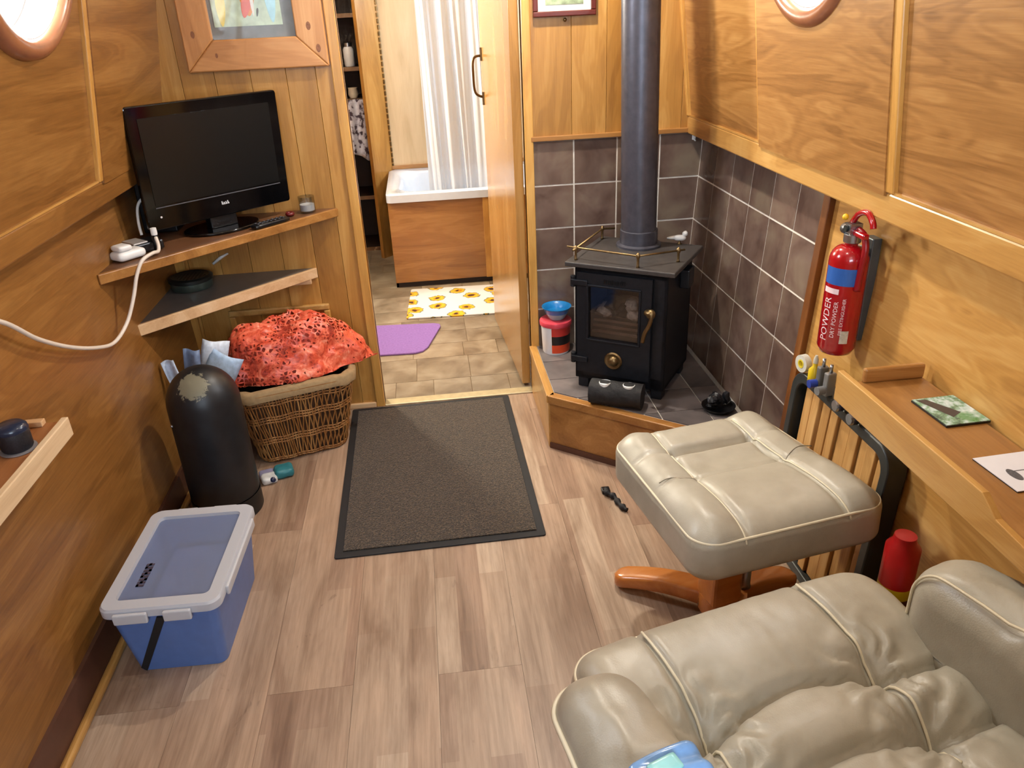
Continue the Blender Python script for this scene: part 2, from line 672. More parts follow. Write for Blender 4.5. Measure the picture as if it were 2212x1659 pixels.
def glass_pane(name='window_glass', tint=(0.95, 0.97, 1.0, 1), gloss=0.08):
    mt, nt, b, o = new_mat(name)
    tr = N(nt, 'ShaderNodeBsdfTransparent')
    tr.inputs[0].default_value = tint
    gl = N(nt, 'ShaderNodeBsdfGlossy')
    gl.inputs['Roughness'].default_value = 0.05
    mx = N(nt, 'ShaderNodeMixShader')
    mx.inputs[0].default_value = gloss
    nt.links.new(tr.outputs[0], mx.inputs[1])
    nt.links.new(gl.outputs[0], mx.inputs[2])
    nt.links.new(mx.outputs[0], o.inputs['Surface'])
    return mt


def sheer(name, col, trans, rough=0.35, alpha=1.0):
    """Thin sheet that lets light through (shower curtain, box lid)."""
    mt, nt, b, o = new_mat(name)
    b.inputs['Base Color'].default_value = lin(col)
    b.inputs['Roughness'].default_value = rough
    tl = N(nt, 'ShaderNodeBsdfTranslucent')
    tl.inputs[0].default_value = lin(col)
    mx = N(nt, 'ShaderNodeMixShader')
    mx.inputs[0].default_value = trans
    nt.links.new(b.outputs[0], mx.inputs[1])
    nt.links.new(tl.outputs[0], mx.inputs[2])
    tp = N(nt, 'ShaderNodeBsdfTransparent')
    m2 = N(nt, 'ShaderNodeMixShader')
    m2.inputs[0].default_value = alpha
    nt.links.new(tp.outputs[0], m2.inputs[1])
    nt.links.new(mx.outputs[0], m2.inputs[2])
    nt.links.new(m2.outputs[0], o.inputs['Surface'])
    return mt


def emitter(name, col, s):
    mt, nt, b, o = new_mat(name)
    b.inputs['Base Color'].default_value = col
    b.inputs['Emission Color'].default_value = col
    b.inputs['Emission Strength'].default_value = s
    return mt


plank_m = plank_mat()
pile_m = mat_carpet()
flower_m = flower_print()
net_m = netting()
glass_m = glass_pane()
stove_glass_m = glass_pane('stove_glass', (0.75, 0.72, 0.7, 1), 0.1)
curtain_m = sheer('shower_curtain', (226, 230, 236), 0.3, 0.3, 0.94)
lid_m = sheer('frosted_lid', (176, 186, 212), 0.35, 0.3, 0.5)
lid_rim_m = sheer('frosted_lid_rim', (214, 216, 222), 0.3, 0.3, 0.93)
blue_box_m = plain('blue_plastic', (84, 114, 174), 0.36, var=0.06)

# ------------------------------------------------------------------ the setting
FY = 2.65            # saloon face of the bulkhead
YB, YE = -1.15, 5.35  # bow wall, far end of the passage
DL, DR = -0.235, 0.335  # doorway

# floor: laminate planks, each a piece, over a dark base
floor = MB().box(-0.95, 1.0, YB, FY + 0.03, -0.05, -0.004).build('floor', plain('floor_base', (60, 46, 38), 0.9))
struct(floor)
PW, PL = 0.19, 1.22
pm = MB().box(-PW / 2 + 0.0003, PW / 2 - 0.0003, -PL / 2 + 0.0003, PL / 2 - 0.0003, -0.004, 0.0).mesh('plank')
pm.materials.append(plank_m)
cut_cache = {}
for k in range(-5, 5):
    x = -0.074 + PW * (k + 0.5)
    off = 1.287 if k % 2 == 0 else 1.287 - PL * (0.5 if k % 4 == 1 else 0.62)
    y = off - 3 * PL
    while y < FY + 0.03:
        a, b_ = max(y, YB), min(y + PL, FY + 0.028)
        x0, x1 = max(x - PW / 2, -0.94), min(x + PW / 2, 0.98)
        if b_ - a > 0.01 and x1 - x0 > 0.02:
            if b_ - a > PL - 1e-4 and x1 - x0 > PW - 1e-4:
                share(pm, 'plank', floor, (x, y + PL / 2, 0))
            else:
                cx, cy = (x0 + x1) / 2, (a + b_) / 2
                g = 0.0003
                MB().box(x0 - cx + g, x1 - cx - g, a - cy + g, b_ - cy - g, -0.004, 0).build('plank', plank_m, floor, loc=(cx, cy, 0))
        y += PL

# passage floor: stone-look vinyl tiles, each a piece, over a base
pfloor = MB().box(-0.95, 1.0, FY + 0.03, YE, -0.05, -0.003).build('floor_passage', plain('vinyl_joint', (120, 98, 70), 0.6))
struct(pfloor, 'stone-look vinyl floor of the passage beyond the doorway')
reg = [(-0.9, FY + 0.032), (0.93, FY + 0.032), (0.93, 4.85), (-0.9, 4.85)]
row = 0
y = FY + 0.032
rr = random.Random(4)
while y < 4.85:
    h = (0.15, 0.22, 0.15, 0.3)[row % 4]
    x = -0.9 - rr.uniform(0, 0.2)
    while x < 0.93:
        wd = rr.choice((0.15, 0.3, 0.22, 0.15))
        subs = [(x, x + wd, y, y + h)]
        if h >= 0.3 and rr.random() < 0.7:
            subs = [(x, x + wd, y, y + h / 2), (x, x + wd, y + h / 2, y + h)]
        for a, b_, c, d in subs:
            g = 0.0012
            p = clip([(a + g, c + g), (b_ - g, c + g), (b_ - g, d - g), (a + g, d - g)], reg)
            if len(p) > 2:
                cx, cy = (a + b_) / 2, (c + d) / 2
                MB().prism([(q[0] - cx, q[1] - cy) for q in p], -0.003, 0.0).build('floor_tile', stone_m, pfloor, loc=(cx, cy, 0))
        x += wd
    y += h
    row += 1

# hull profile
LX0, LX1, LU0 = -0.848, -0.890, -0.835     # lower left wall at floor / at gunwale, upper left wall at gunwale
RX0, RX1, RU0 = 0.893, 0.955, 0.900
GZ = 0.985
LS, RS = -0.17, 0.125                       # inward lean of the upper sides per metre
ZT = 1.88


def side_wall(name, x0, x1, xu, lean, low_mat, up_mat, sgn):
    """Lower hull side as the root mesh, upper panels, stiles and the gunwale rail as its pieces."""
    wl = MB()
    t = 0.03 * sgn
    wl.add([(x0, YB, -0.05), (x1, YB, GZ), (x1, YE, GZ), (x0, YE, -0.05), (x0 + t, YB, -0.05), (x1 + t, YB, GZ), (x1 + t, YE, GZ), (x0 + t, YE, -0.05)],
           [(0, 1, 2, 3), (7, 6, 5, 4), (0, 4, 5, 1), (3, 2, 6, 7), (0, 3, 7, 4), (1, 5, 6, 2)])
    wall = wl.build(name, low_mat)
    struct(wall)
    # underside of the side deck
    MB().box(min(xu, x1), max(xu, x1), YB, YE, GZ - 0.012, GZ).build('deck_strip', up_mat, wall)
    return wall


wall_left = side_wall('wall_left', LX0, LX1, LU0, LS, oak_l, oak_l, -1)
wall_right = side_wall('wall_right', RX0, RX1, RU0, RS, oak_low, oak_r, 1)


def up_pt(xu, lean, y, z, off=0.0):
    """Point on an upper side wall; off is the distance into the room."""
    s = 1 if xu > 0 else -1
    k = abs(lean)
    n = Vector((-s, 0, -k)).normalized()
    return Vector((xu - s * k * (z - GZ), y, z)) + n * off


def up_panel(wall, xu, lean, y0, y1, mat, hole=None):
    mb = MB()
    z0, z1 = GZ, ZT

    def P(y, z):
        return up_pt(xu, lean, y, z)
    if hole is None:
        mb.add([P(y0, z0), P(y1, z0), P(y1, z1), P(y0, z1)], [(0, 1, 2, 3)])
    else:
        cy, cz, r_ = hole
        angs = sorted([2 * math.pi * i / 64 for i in range(64)] + [math.atan2(zz - cz, yy - cy) % (2 * math.pi) for yy in (y0, y1) for zz in (z0, z1)])
        inner, outer = [], []
        for a in angs:
            c, s = math.cos(a), math.sin(a)
            ts = []
            if abs(c) > 1e-9:
                ts.append(((y1 if c > 0 else y0) - cy) / c)
            if abs(s) > 1e-9:
                ts.append(((z1 if s > 0 else z0) - cz) / s)
            t = min(ts)
            inner.append(P(cy + r_ * c, cz + r_ * s))
            outer.append(P(cy + t * c, cz + t * s))
        n = len(angs)
        mb.add(inner + outer, [(i, (i + 1) % n, n + (i + 1) % n, n + i) for i in range(n)])
    o = mb.build('panel', mat, wall)
    md = o.modifiers.new('thick', 'SOLIDIFY')
    md.thickness = 0.014
    md.offset = 1 if (xu > 0) else 1
    return o


def up_strip(wall, name, xu, lean, y0, y1, z0, z1, th, mat, bev=0.003):
    s = []
    for off in (-0.004, th):
        s += [up_pt(xu, lean, y, z, off) for y, z in ((y0, z0), (y1, z0), (y1, z1), (y0, z1))]
    return MB().add(s, [(3, 2, 1, 0), (4, 5, 6, 7), (0, 1, 5, 4), (1, 2, 6, 5), (2, 3, 7, 6), (3, 0, 4, 7)]).build(name, mat, wall, bevel=bev)


PORT_L, PORT_R = (1.80, 1.525), (1.765, 1.515)
PORT_L2, PORT_R2 = (3.72, 1.515), (4.25, 1.515)
PR = 0.2
for wall, xu, lean, mat, stl, port, more in ((wall_left, LU0, LS, oak_l, [(1.33, 1.37), (2.085, 2.125)], [PORT_L, PORT_L2], 0),
                                             (wall_right, RU0, RS, oak_r, [(1.40, 1.45), (2.02, 2.05)], [PORT_R, PORT_R2], 0)):
    edges = [YB] + [v for s in stl for v in (sum(s) / 2,)] + [FY]
    ys = [YB, sum(stl[0]) / 2, sum(stl[1]) / 2, FY, YE]
    for i in range(len(ys) - 1):
        hole = None
        for (py, pz) in port:
            if ys[i] < py < ys[i + 1]:
                hole = (py, pz, PR)
        up_panel(wall, xu, lean, ys[i], ys[i + 1], mat, hole)
    for a, b_ in stl:
        up_strip(wall, 'stile', xu, lean, a, b_, GZ + 0.006, ZT, 0.011, oak_trim_v)
    # half-round bead against the bulkhead
    up_strip(wall, 'corner_bead', xu, lean, FY - 0.018, FY - 0.001, GZ + 0.006, ZT, 0.012, oak_trim_v)
    # gunwale rail
    s = 1 if xu > 0 else -1
    xa, xb = sorted((xu - s * 0.008, xu + s * 0.03))
    MB().box(xa, xb, YB, FY - 0.001, GZ - 0.052, GZ + 0.004).build('gunwale_rail', oak_trim if s > 0 else oak_l, wall, bevel=0.004)
    MB().box(xa - 0.0 if s > 0 else xb - 0.0, (xa + 0.03) if s > 0 else (xb - 0.03), YB, FY - 0.001, GZ + 0.004, GZ + 0.009).build('rail_bead', oak_trim if s > 0 else oak_trim, wall)

# portholes
for n_, (xu, lean, (py, pz)) in enumerate(((LU0, LS, PORT_L), (RU0, RS, PORT_R), (LU0, LS, PORT_L2), (RU0, RS, PORT_R2)), 1):
    s = 1 if xu > 0 else -1
    c = up_pt(xu, lean, py, pz)
    nrm = Vector((-s, 0, -abs(lean))).normalized()   # into the room
    yv = Vector((0, 1, 0))
    zv = yv.cross(nrm) * (1 if True else 1)
    M = Matrix((yv.cross(nrm).normalized(), yv, nrm)).transposed().to_4x4()
    M.translation = c
    root = MB().lathe([(0.198, -0.075), (0.198, 0.010), (0.206, 0.024), (0.222, 0.027), (0.236, 0.018), (0.241, 0.0), (0.241, -0.004)], 64, M, False, False).build(
        'window_%d' % n_, plain('mahogany_ring', (150, 96, 66), 0.3, coat=0.3), None, True, angle=50)
    struct(root, 'round porthole with a wooden ring in the %s side wall of the %s' % ('left' if s < 0 else 'right', 'saloon' if n_ < 3 else 'passage'))
    MB().lathe([(0.199, -0.072), (0.174, -0.074), (0.170, -0.064), (0.174, -0.056), (0.199, -0.054)], 64, M, False, False).build('metal_rim', white_p, root, True)
    MB().lathe([(0.0001, -0.066), (0.175, -0.066)], 64, M, False, False).build('pane', glass_m, root)
    MB().lathe([(0.197, -0.053), (0.197, 0.009)], 64, M, False, False).build('liner', plain('white_liner', (236, 232, 220), 0.35, var=0.03), root, True)

# ceiling, bow wall with glazed doors, far wall
ceil = MB().grid(lambda u, v: Vector((-0.75 + 1.58 * u, YB + (YE - YB) * v, ZT - 0.01 + 0.09 * math.sin(math.pi * u))), 12, 2).build('ceiling', plain('ceiling_paint', (232, 224, 206), 0.6, var=0.03))
struct(ceil)
md = ceil.modifiers.new('thick', 'SOLIDIFY')
md.thickness = 0.04
md.offset = 1
wb = MB()
wb.box(-1.0, -0.46, YB - 0.04, YB, -0.05, 2.02).box(0.54, 1.05, YB - 0.04, YB, -0.05, 2.02).box(-0.46, 0.54, YB - 0.04, YB, -0.05, 0.92).box(-0.46, 0.54, YB - 0.04, YB, 1.78, 2.02)
struct(wb.build('wall_back', oak_b))
wd_ = MB().box(-0.46, 0.54, YB - 0.03, YB - 0.01, 0.92, 0.98).box(-0.46, 0.54, YB - 0.03, YB - 0.01, 1.72, 1.78).box(-0.46, -0.4, YB - 0.03, YB - 0.01, 0.98, 1.72).box(0.48, 0.54, YB - 0.03, YB - 0.01, 0.98, 1.72).box(0.01, 0.07, YB - 0.03, YB - 0.01, 0.98, 1.72)
wd_ = wd_.build('window_5', oak_trim_v)
struct(wd_, 'glazed upper half of the bow doors behind the viewpoint')
for a_, b_ in ((-0.4, 0.01), (0.07, 0.48)):
    MB().box(a_, b_, YB - 0.022, YB - 0.018, 0.98, 1.72).build('pane', glass_m, wd_)
wfar = MB().box(-1.0, 1.05, YE, YE + 0.04, -0.05, 2.02).build('wall_far', beige_wall)
struct(wfar)

# bulkhead: core sheet with upright boards on the saloon face
core = MB()
for a, b_, c, d in ((-0.96, DL, -0.02, 2.0), (DR, 1.02, -0.02, 2.0), (DL, DR, 1.84, 2.0)):
    core.box(a, b_, FY + 0.004, FY + 0.03, c, d)
wall_front = core.build('wall_front', oak_b)
struct(wall_front)
rb = random.Random(3)


def boards(x0, x1, z0, z1, pitch):
    x = x0
    while x < x1 - 0.005:
        w_ = min(pitch * rb.uniform(0.85, 1.15), x1 - x)
        if x1 - (x + w_) < 0.03:
            w_ = x1 - x
        g = 0.0005
        cx, cz = x + w_ / 2, (z0 + z1) / 2
        MB().box(x + g - cx, x + w_ - g - cx, -0.008, 0.006, z0 - cz, z1 - cz).build('board', oak_b, wall_front, bevel=0.0011, loc=(cx, FY + 0.0, cz)).location.y = FY + 0.003
        x += w_


boards(-0.93, DL - 0.03, 0.0, ZT, 0.105)
boards(DR + 0.022, 0.955, 0.95, ZT, 0.125)
# lower right part of the core behind the tiles and the wooden ledge above them
MB().box(DR + 0.02, 0.96, FY - 0.016, FY + 0.003, 0.936, 0.952).build('ledge', oak_x, wall_front, bevel=0.002)
# door casing
MB().box(DL - 0.032, DL, FY - 0.014, FY + 0.045, 0, 1.86).build('casing', oak_trim_v, wall_front, bevel=0.003)
MB().box(DR, DR + 0.028, FY - 0.014, FY + 0.045, 0, 1.86).build('casing', oak_trim_v, wall_front, bevel=0.003)
MB().box(DL - 0.032, DR + 0.028, FY - 0.014, FY + 0.045, 1.86, 1.9).build('casing', oak_x, wall_front, bevel=0.003)
# corner batten on the left and the framed access panel low on the bulkhead
MB().box(-0.879, -0.842, FY - 0.018, FY - 0.004, 0.02, 0.93).build('corner_batten', oak_trim_v, wall_front, bevel=0.003)
px0, px1, pz0, pz1 = -0.735, -0.385, 0.10, 0.428
for a, b_, c, d in ((px0, px1, pz1 - 0.022, pz1), (px0, px1, pz0, pz0 + 0.022), (px0, px0 + 0.022, pz0 + 0.022, pz1 - 0.022), (px1 - 0.022, px1, pz0 + 0.022, pz1 - 0.022)):
    MB().box(a, b_, FY - 0.02, FY - 0.004, c, d).build('panel_moulding', oak_trim_v if (b_ - a) < 0.05 else oak_trim, wall_front, bevel=0.005)
trim1 = MB().box(-0.848, DL - 0.032, FY - 0.016, FY - 0.004, 0, 0.02).build('trim_1', palewood_x, None, bevel=0.003)
struct(trim1, 'pale wooden strip along the foot of the bulkhead')
trim2 = MB().box(DL, DR, FY - 0.012, FY + 0.034, 0.0, 0.006).build('trim_2', plain('threshold_metal', (206, 190, 150), 0.35, 0.5), None, bevel=0.002)
struct(trim2, 'pale threshold strip across the doorway')

# skirtings
bl = MB().prism([(LX0 + 0.012, 0), (LX0 + 0.004, 0.088), (LX0 - 0.012, 0.088), (LX0 - 0.004, 0)], YB, FY - 0.02, Matrix(((1, 0, 0, 0), (0, 0, 1, 0), (0, 1, 0, 0), (0, 0, 0, 1)))).build('baseboard_left', walnut)
struct(bl)
MB().box(LX0 + 0.010, LX0 + 0.028, YB, FY - 0.02, 0, 0.018).build('quadrant', oak_trim, bl, bevel=0.006)
br_ = MB().box(RX0 - 0.006, RX0 + 0.01, YB, 1.19, 0, 0.07).build('baseboard_right', walnut)
struct(br_)

# tiles on the bulkhead and the right side, each a piece in a grout bed
TP, TS = 0.1496, 0.1444
tm = MB().box(-TS / 2, TS / 2, -TS / 2, TS / 2, 0.0, 0.0016)
tme = tm.mesh('tile')
tme.materials.append(slate_m)
Z0, Z1 = 0.187, 0.936
MB().box(DR + 0.028, 0.957, FY - 0.0012, FY + 0.004, 0.0, Z1).build('grout_bed', grout, wall_front)
Mx = Matrix(((1, 0, 0), (0, 0, -1), (0, 1, 0))).to_4x4()
for i in range(4):
    for j in range(5):
        M = Mx.copy()
        M.translation = (0.957 - 0.0075 - TP * (3.5 - i) - 0.0, FY - 0.001, Z1 - TP * (j + 0.5))
        o = share(tme, 'tile', wall_front, None, mat_world=M)
ul = Vector((RX1 - RX0, 0, GZ + 0.05)).normalized()      # up along the lower right side
nl = Vector((0, 1, 0)).cross(ul).normalized() * -1
if nl.x > 0:
    nl = -nl


def low_pt(y, z, off=0.0):
    return Vector((RX0 + (RX1 - RX0) * (z + 0.05) / (GZ + 0.05), y, z)) + nl * off


TY1 = FY - 6 * TP - 0.006
MB().add([low_pt(TY1, 0.0, 0.001), low_pt(FY, 0.0, 0.001), low_pt(FY, Z1, 0.001), low_pt(TY1, Z1, 0.001)], [(0, 1, 2, 3)]).build('grout_bed', grout, wall_right)
Mr = Matrix((Vector((0, -1, 0)), ul, nl)).transposed().to_4x4()
for i in range(6):
    for j in range(5):
        M = Mr.copy()
        M.translation = low_pt(FY - 0.008 - TP * (i + 0.5), Z1 - TP * (j + 0.5), 0.001)
        share(tme, 'tile', wall_right, None, mat_world=M)
# wooden end strip of the tiled area, its shadow side put into the brown
e = []
for off in (-0.002, 0.016):
    e += [low_pt(yy, zz, off) for yy, zz in ((TY1 - 0.03, 0.05), (TY1, 0.05), (TY1, Z1), (TY1 - 0.03, Z1))]
MB().add(e, [(0, 1, 2, 3), (7, 6, 5, 4), (0, 4, 5, 1), (1, 5, 6, 2), (2, 6, 7, 3), (3, 7, 4, 0)]).build('tile_end_strip', wood('shaded_strip', (84, 46, 18), (120, 72, 32), (150, 98, 50), 'z', 0.4, 1.2, 0.3), wall_right, bevel=0.002)

# open door of the passage, folded back against the right
door = MB().box(-0.016, 0.016, 0.0, 0.74, 0.012, 1.84).build('door_1', wood('door_veneer', (142, 98, 46), (178, 130, 70), (200, 156, 96), 'z', 0.22, 1.0, 0.4, coat=0.5), None, bevel=0.002, loc=(DR - 0.018, FY + 0.05, 0), rotz=R(3.0))
struct(door, 'light oak door standing open into the passage')
hd = MB()
hd.tube(smooth_path([(-0.018, 0.70, 1.17), (-0.05, 0.70, 1.16), (-0.055, 0.70, 1.10), (-0.05, 0.70, 1.03), (-0.018, 0.70, 1.01)], 5), 0.005, 8)
hd.box(-0.022, -0.014, 0.69, 0.71, 1.15, 1.20).box(-0.022, -0.014, 0.69, 0.71, 0.98, 1.03)
hd.build('door_handle', plain('bronze', (92, 70, 40), 0.4, 0.8), door, True, angle=40)

# bathroom walls at the end of the passage
wbath = MB().box(-0.20, 0.95, 4.72, 4.74, 0.0, 1.95).build('wall_bath', beige_wall)
struct(wbath)
MB().box(-0.20, 0.95, 4.705, 4.72, 0.505, 0.525).build('bead', oak_x, wbath)
wpart = MB().add([(-0.300, 4.60, 0.0), (-0.190, 4.72, 0.0), (-0.190, 4.72, 1.95), (-0.300, 4.60, 1.95), (-0.318, 4.62, 0.0), (-0.205, 4.745, 0.0), (-0.205, 4.745, 1.95), (-0.318, 4.62, 1.95)],
                 [(0, 1, 2, 3), (7, 6, 5, 4), (0, 3, 7, 4), (1, 5, 6, 2), (3, 2, 6, 7), (0, 4, 5, 1)]).build('wall_partition', oak_b)
struct(wpart)
hg = MB()
for k in range(60):
    z = 0.05 + k * 0.031
    hg.lathe([(0.006, z), (0.006, z + 0.022)], 8, Matrix.Translation((-0.194, 4.712, 0)))
hg.build('piano_hinge', brass, wpart)['kind'] = 'stuff'

# ------------------------------------------------------------------ lamps of the cabin (recessed ceiling lights)
lamp_glow = emitter('lamp_glow', (1.0, 0.86, 0.66, 1), 12.0)
LAMPS = [((0.36, 2.30), 13.0), ((0.32, 1.15), 3.0), ((0.30, -0.1), 2.0), ((0.06, 3.15), 10.0), ((-0.55, 4.35), 2.5)]
LAMP_LABELS = ['recessed warm ceiling light nearest the stove flue', 'recessed warm ceiling light over the middle of the saloon', 'recessed warm ceiling light nearest the bow doors',
               'recessed warm ceiling light of the passage beyond the doorway', 'recessed warm ceiling light before the dark shelves']
for ((lx, ly), pw), lb in zip(LAMPS, LAMP_LABELS):
    zc = ZT - 0.01 + 0.09 * math.sin(math.pi * (lx + 0.75) / 1.58) - 0.004
    t = thing('ceiling_light', lb, 'ceiling light', (lx, ly, zc), 0, 'recessed ceiling lights')
    MB().lathe([(0.030, -0.010), (0.034, -0.014), (0.042, -0.012), (0.045, 0.0)], 28, None, False, False).build('bezel', brass, t, True)
    MB().lathe([(0.0001, -0.009), (0.031, -0.009)], 28, None, False, False).build('diffuser', lamp_glow, t)
    l = bpy.data.lights.new('ceiling_light_bulb', 'AREA')
    l.shape = 'DISK'
    l.size = 0.06
    l.energy = pw
    l.color = (1.0, 0.92, 0.80)
    lo = bpy.data.objects.new('bulb', l)
    if 'doorway' in lb:
        lo.data = bpy.data.lights.new('passage_bulb', 'POINT')
        lo.data.energy = 5
        lo.data.color = (1.0, 0.9, 0.74)
        lo.data.shadow_soft_size = 0.05
    lo.parent = t
    lo.location = (0, 0, -0.075 if 'doorway' in lb else -0.018)
    COL.objects.link(lo)

# ------------------------------------------------------------------ hearth
HZ = 0.195
hp = [(0.345, FY - 0.009), (0.345, 2.235), (0.888, 1.785), (0.888, FY - 0.009)]
h = thing('hearth', 'raised corner hearth with oak sides and grey tiled top under the stove', 'hearth', (0.345, 2.235, 0))


def rel(pts, o):
    return [(p[0] - o[0], p[1] - o[1]) for p in pts]


HO = (0.345, 2.235)
MB().prism(rel(hp, HO), 0.0, HZ - 0.012).build('base', oak_x, h)
# oak facing on the two open sides with a lip and a dark plinth strip
d1 = Vector((0.888 - 0.345, 1.785 - 2.235, 0)).normalized()
n1 = Vector((d1.y, -d1.x, 0))
ang = math.atan2(d1.y, d1.x)
L1 = 0.705
Mf = rotz_m(ang)
MB().box(0.0, L1 - 0.02, -0.014, 0.0, 0.018, HZ - 0.026, Mf).build('front_board', oak_x, h, bevel=0.001)
MB().box(-0.004, L1 - 0.016, -0.022, 0.01, HZ - 0.026, HZ + 0.002, Mf).build('edge_strip', oak_x, h, bevel=0.003)
MB().box(0.0, L1 - 0.02, -0.02, 0.0, 0.0, 0.02, Mf).build('plinth', walnut, h)
MB().box(-0.014, 0.0, -0.008, FY - 0.009 - 2.235, 0.0, HZ - 0.026).build('side_board', oak_trim, h, bevel=0.001)
MB().box(-0.02, 0.008, -0.012, FY - 0.009 - 2.235, HZ - 0.026, HZ + 0.002).build('edge_strip', oak_trim, h, bevel=0.003)
MB().prism(rel([(0.352, FY - 0.01), (0.352, 2.25), (0.886, 1.808), (0.886, FY - 0.01)], HO), HZ - 0.012, HZ - 0.003).build('grout_bed', grout, h)
reg = [(0.353, FY - 0.012), (0.353, 2.25), (0.886, 1.81), (0.886, FY - 0.012)]
for i in range(5):
    for j in range(7):
        x, y = 0.353 + 0.1485 * i, FY - 0.012 - 0.1485 * (j + 1)
        g = 0.0018
        p = clip([(x + g, y + g), (x + 0.1485 - g, y + g), (x + 0.1485 - g, y + 0.1485 - g), (x + g, y + 0.1485 - g)], reg)
        if len(p) > 2:
            c = (sum(q[0] for q in p) / len(p), sum(q[1] for q in p) / len(p))
            MB().prism(rel(p, c), HZ - 0.004, HZ).build('tile', hearth_tile_m, h, loc=(c[0] - HO[0], c[1] - HO[1], 0))

# ------------------------------------------------------------------ stove
SA = math.atan2(-0.196, 0.291)
st = thing('wood_stove', 'small black steel stove with a glazed door and tall flue on the tiled hearth', 'stove', (0.631, 2.306, HZ), SA)
W2, D2 = 0.150, 0.132
body = MB()
# shell with an open fire box behind the door
body.box(-W2, W2, D2 - 0.012, D2, 0.035, 0.418)
body.box(-W2, -W2 + 0.012, -D2, D2, 0.035, 0.418).box(W2 - 0.012, W2, -D2, D2, 0.035, 0.418)
body.box(-W2, W2, -D2, D2, 0.035, 0.05).box(-W2, W2, -D2, D2, 0.406, 0.418)
body.box(-W2, -W2 + 0.03, -D2, -D2 + 0.012, 0.035, 0.418).box(W2 - 0.045, W2, -D2, -D2 + 0.012, 0.035, 0.418)
body.box(-W2, W2, -D2, -D2 + 0.012, 0.035, 0.075).box(-W2, W2, -D2, -D2 + 0.012, 0.40, 0.418)
body.build('body', stove_m, st, bevel=0.002)
MB().box(-0.1755, 0.1755, -0.1545, 0.1545, 0.420, 0.435).build('top_plate', plain('stove_top', (74, 70, 68), 0.45, 0.4, scale=50, bmp=0.08), st, bevel=0.003)
for sx in (-1, 1):
    for sy in (-1, 1):
        MB().box(sx * 0.125 - 0.018, sx * 0.125 + 0.018, sy * 0.105 - 0.02, sy * 0.105 + 0.02, 0, 0.036).build('leg', stove_m, st, bevel=0.003)
dy = -D2 - 0.001
door_p = MB()
x0, x1, z0, z1 = -0.138, 0.106, 0.066, 0.404
gx0, gx1, gz0, gz1 = -0.098, 0.066, 0.188, 0.362
for a, b_, c, d in ((x0, gx0, z0, z1), (gx1, x1, z0, z1), (gx0, gx1, z0, gz0), (gx0, gx1, gz1, z1)):
    door_p.box(a, b_, dy - 0.014, dy, c, d)
sd = door_p.build('stove_door', stove_m, st)
for a, b_, c, d in ((gx0 - 0.007, gx1 + 0.007, gz1, gz1 + 0.007), (gx0 - 0.007, gx1 + 0.007, gz0 - 0.007, gz0), (gx0 - 0.007, gx0, gz0, gz1), (gx1, gx1 + 0.007, gz0, gz1)):
    MB().box(a, b_, dy - 0.019, dy - 0.012, c, d).build('glass_bead', stove_m, sd, bevel=0.002)
MB().box(gx0, gx1, dy - 0.007, dy - 0.004, gz0, gz1).build('pane', stove_glass_m, sd)
# raised, hardly legible maker's lettering above the glass
nm = MB()
rl = random.Random(5)
x = -0.048
for wdt in (0.010, 0.008, 0.007, 0.008, 0.004, 0.008, 0.009):
    for q in range(2):
        xx = x + q * wdt * 0.6
        nm.box(xx, xx + 0.0022, dy - 0.0165, dy - 0.013, 0.376, 0.376 + rl.uniform(0.009, 0.014))
    nm.box(x, x + wdt * 0.8, dy - 0.0165, dy - 0.013, 0.376 + rl.choice((0.0, 0.005, 0.01)), 0.3785 + rl.choice((0.003, 0.008, 0.01)))
    x += wdt + 0.003
nm.build('name_relief', plain('stove_relief', (16, 17, 20), 0.5, 0.3), sd)
MB().lathe([(0.0001, 0.0), (0.029, 0.0), (0.030, 0.004), (0.026, 0.008), (0.018, 0.006), (0.015, 0.012), (0.010, 0.017), (0.0001, 0.018)], 28,
           Matrix.Translation((-0.012, dy - 0.014, 0.122)) @ Matrix.Rotation(R(90), 4, 'X')).build('air_control', brass, sd, True, angle=50)
for zz in (0.372, 0.112):
    hb = MB()
    hb.box(-0.156, -0.10, dy - 0.022, dy - 0.012, zz - 0.009, zz + 0.009)
    hb.lathe([(0.009, -0.018), (0.009, 0.018)], 12, Matrix.Translation((-0.152, dy - 0.01, zz)))
    hb.build('hinge', stove_m, sd, bevel=0.002)
hdl = MB()
hdl.tube(smooth_path([(0.098, dy - 0.014, 0.305), (0.098, dy - 0.038, 0.308), (0.116, dy - 0.044, 0.305), (0.112, dy - 0.046, 0.275), (0.098, dy - 0.046, 0.245), (0.092, dy - 0.046, 0.215)], 5), [0.008] * 10 + [0.0065] * 16, 10)
hdl.lathe([(0.0001, 0), (0.014, 0.002), (0.016, 0.010), (0.010, 0.018), (0.0001, 0.02)], 16, Matrix.Translation((0.112, dy - 0.03, 0.306)) @ Matrix.Rotation(R(90), 4, 'X'))
hdl.build('door_handle', brass, sd, True)
# brass gallery rail round the top plate
gal = [(-0.150, -0.125), (0.055, -0.135), (0.150, -0.04), (-0.158, 0.12)]
for (gx, gy) in gal:
    MB().lathe([(0.006, 0.435), (0.004, 0.440), (0.004, 0.462), (0.0065, 0.466), (0.0065, 0.474), (0.002, 0.480)], 12, Matrix.Translation((gx, gy, 0))).build('rail_post', brass, st, True)
MB().tube([(-0.185, -0.110, 0.470), (0.055, -0.135, 0.470), (0.165, -0.025, 0.470)], 0.0032, 8).build('gallery_rail', brass, st, True)
MB().tube([(-0.150, -0.145, 0.470), (-0.158, 0.12, 0.470), (-0.12, 0.14, 0.470)], 0.0032, 8).build('gallery_rail', brass, st, True)
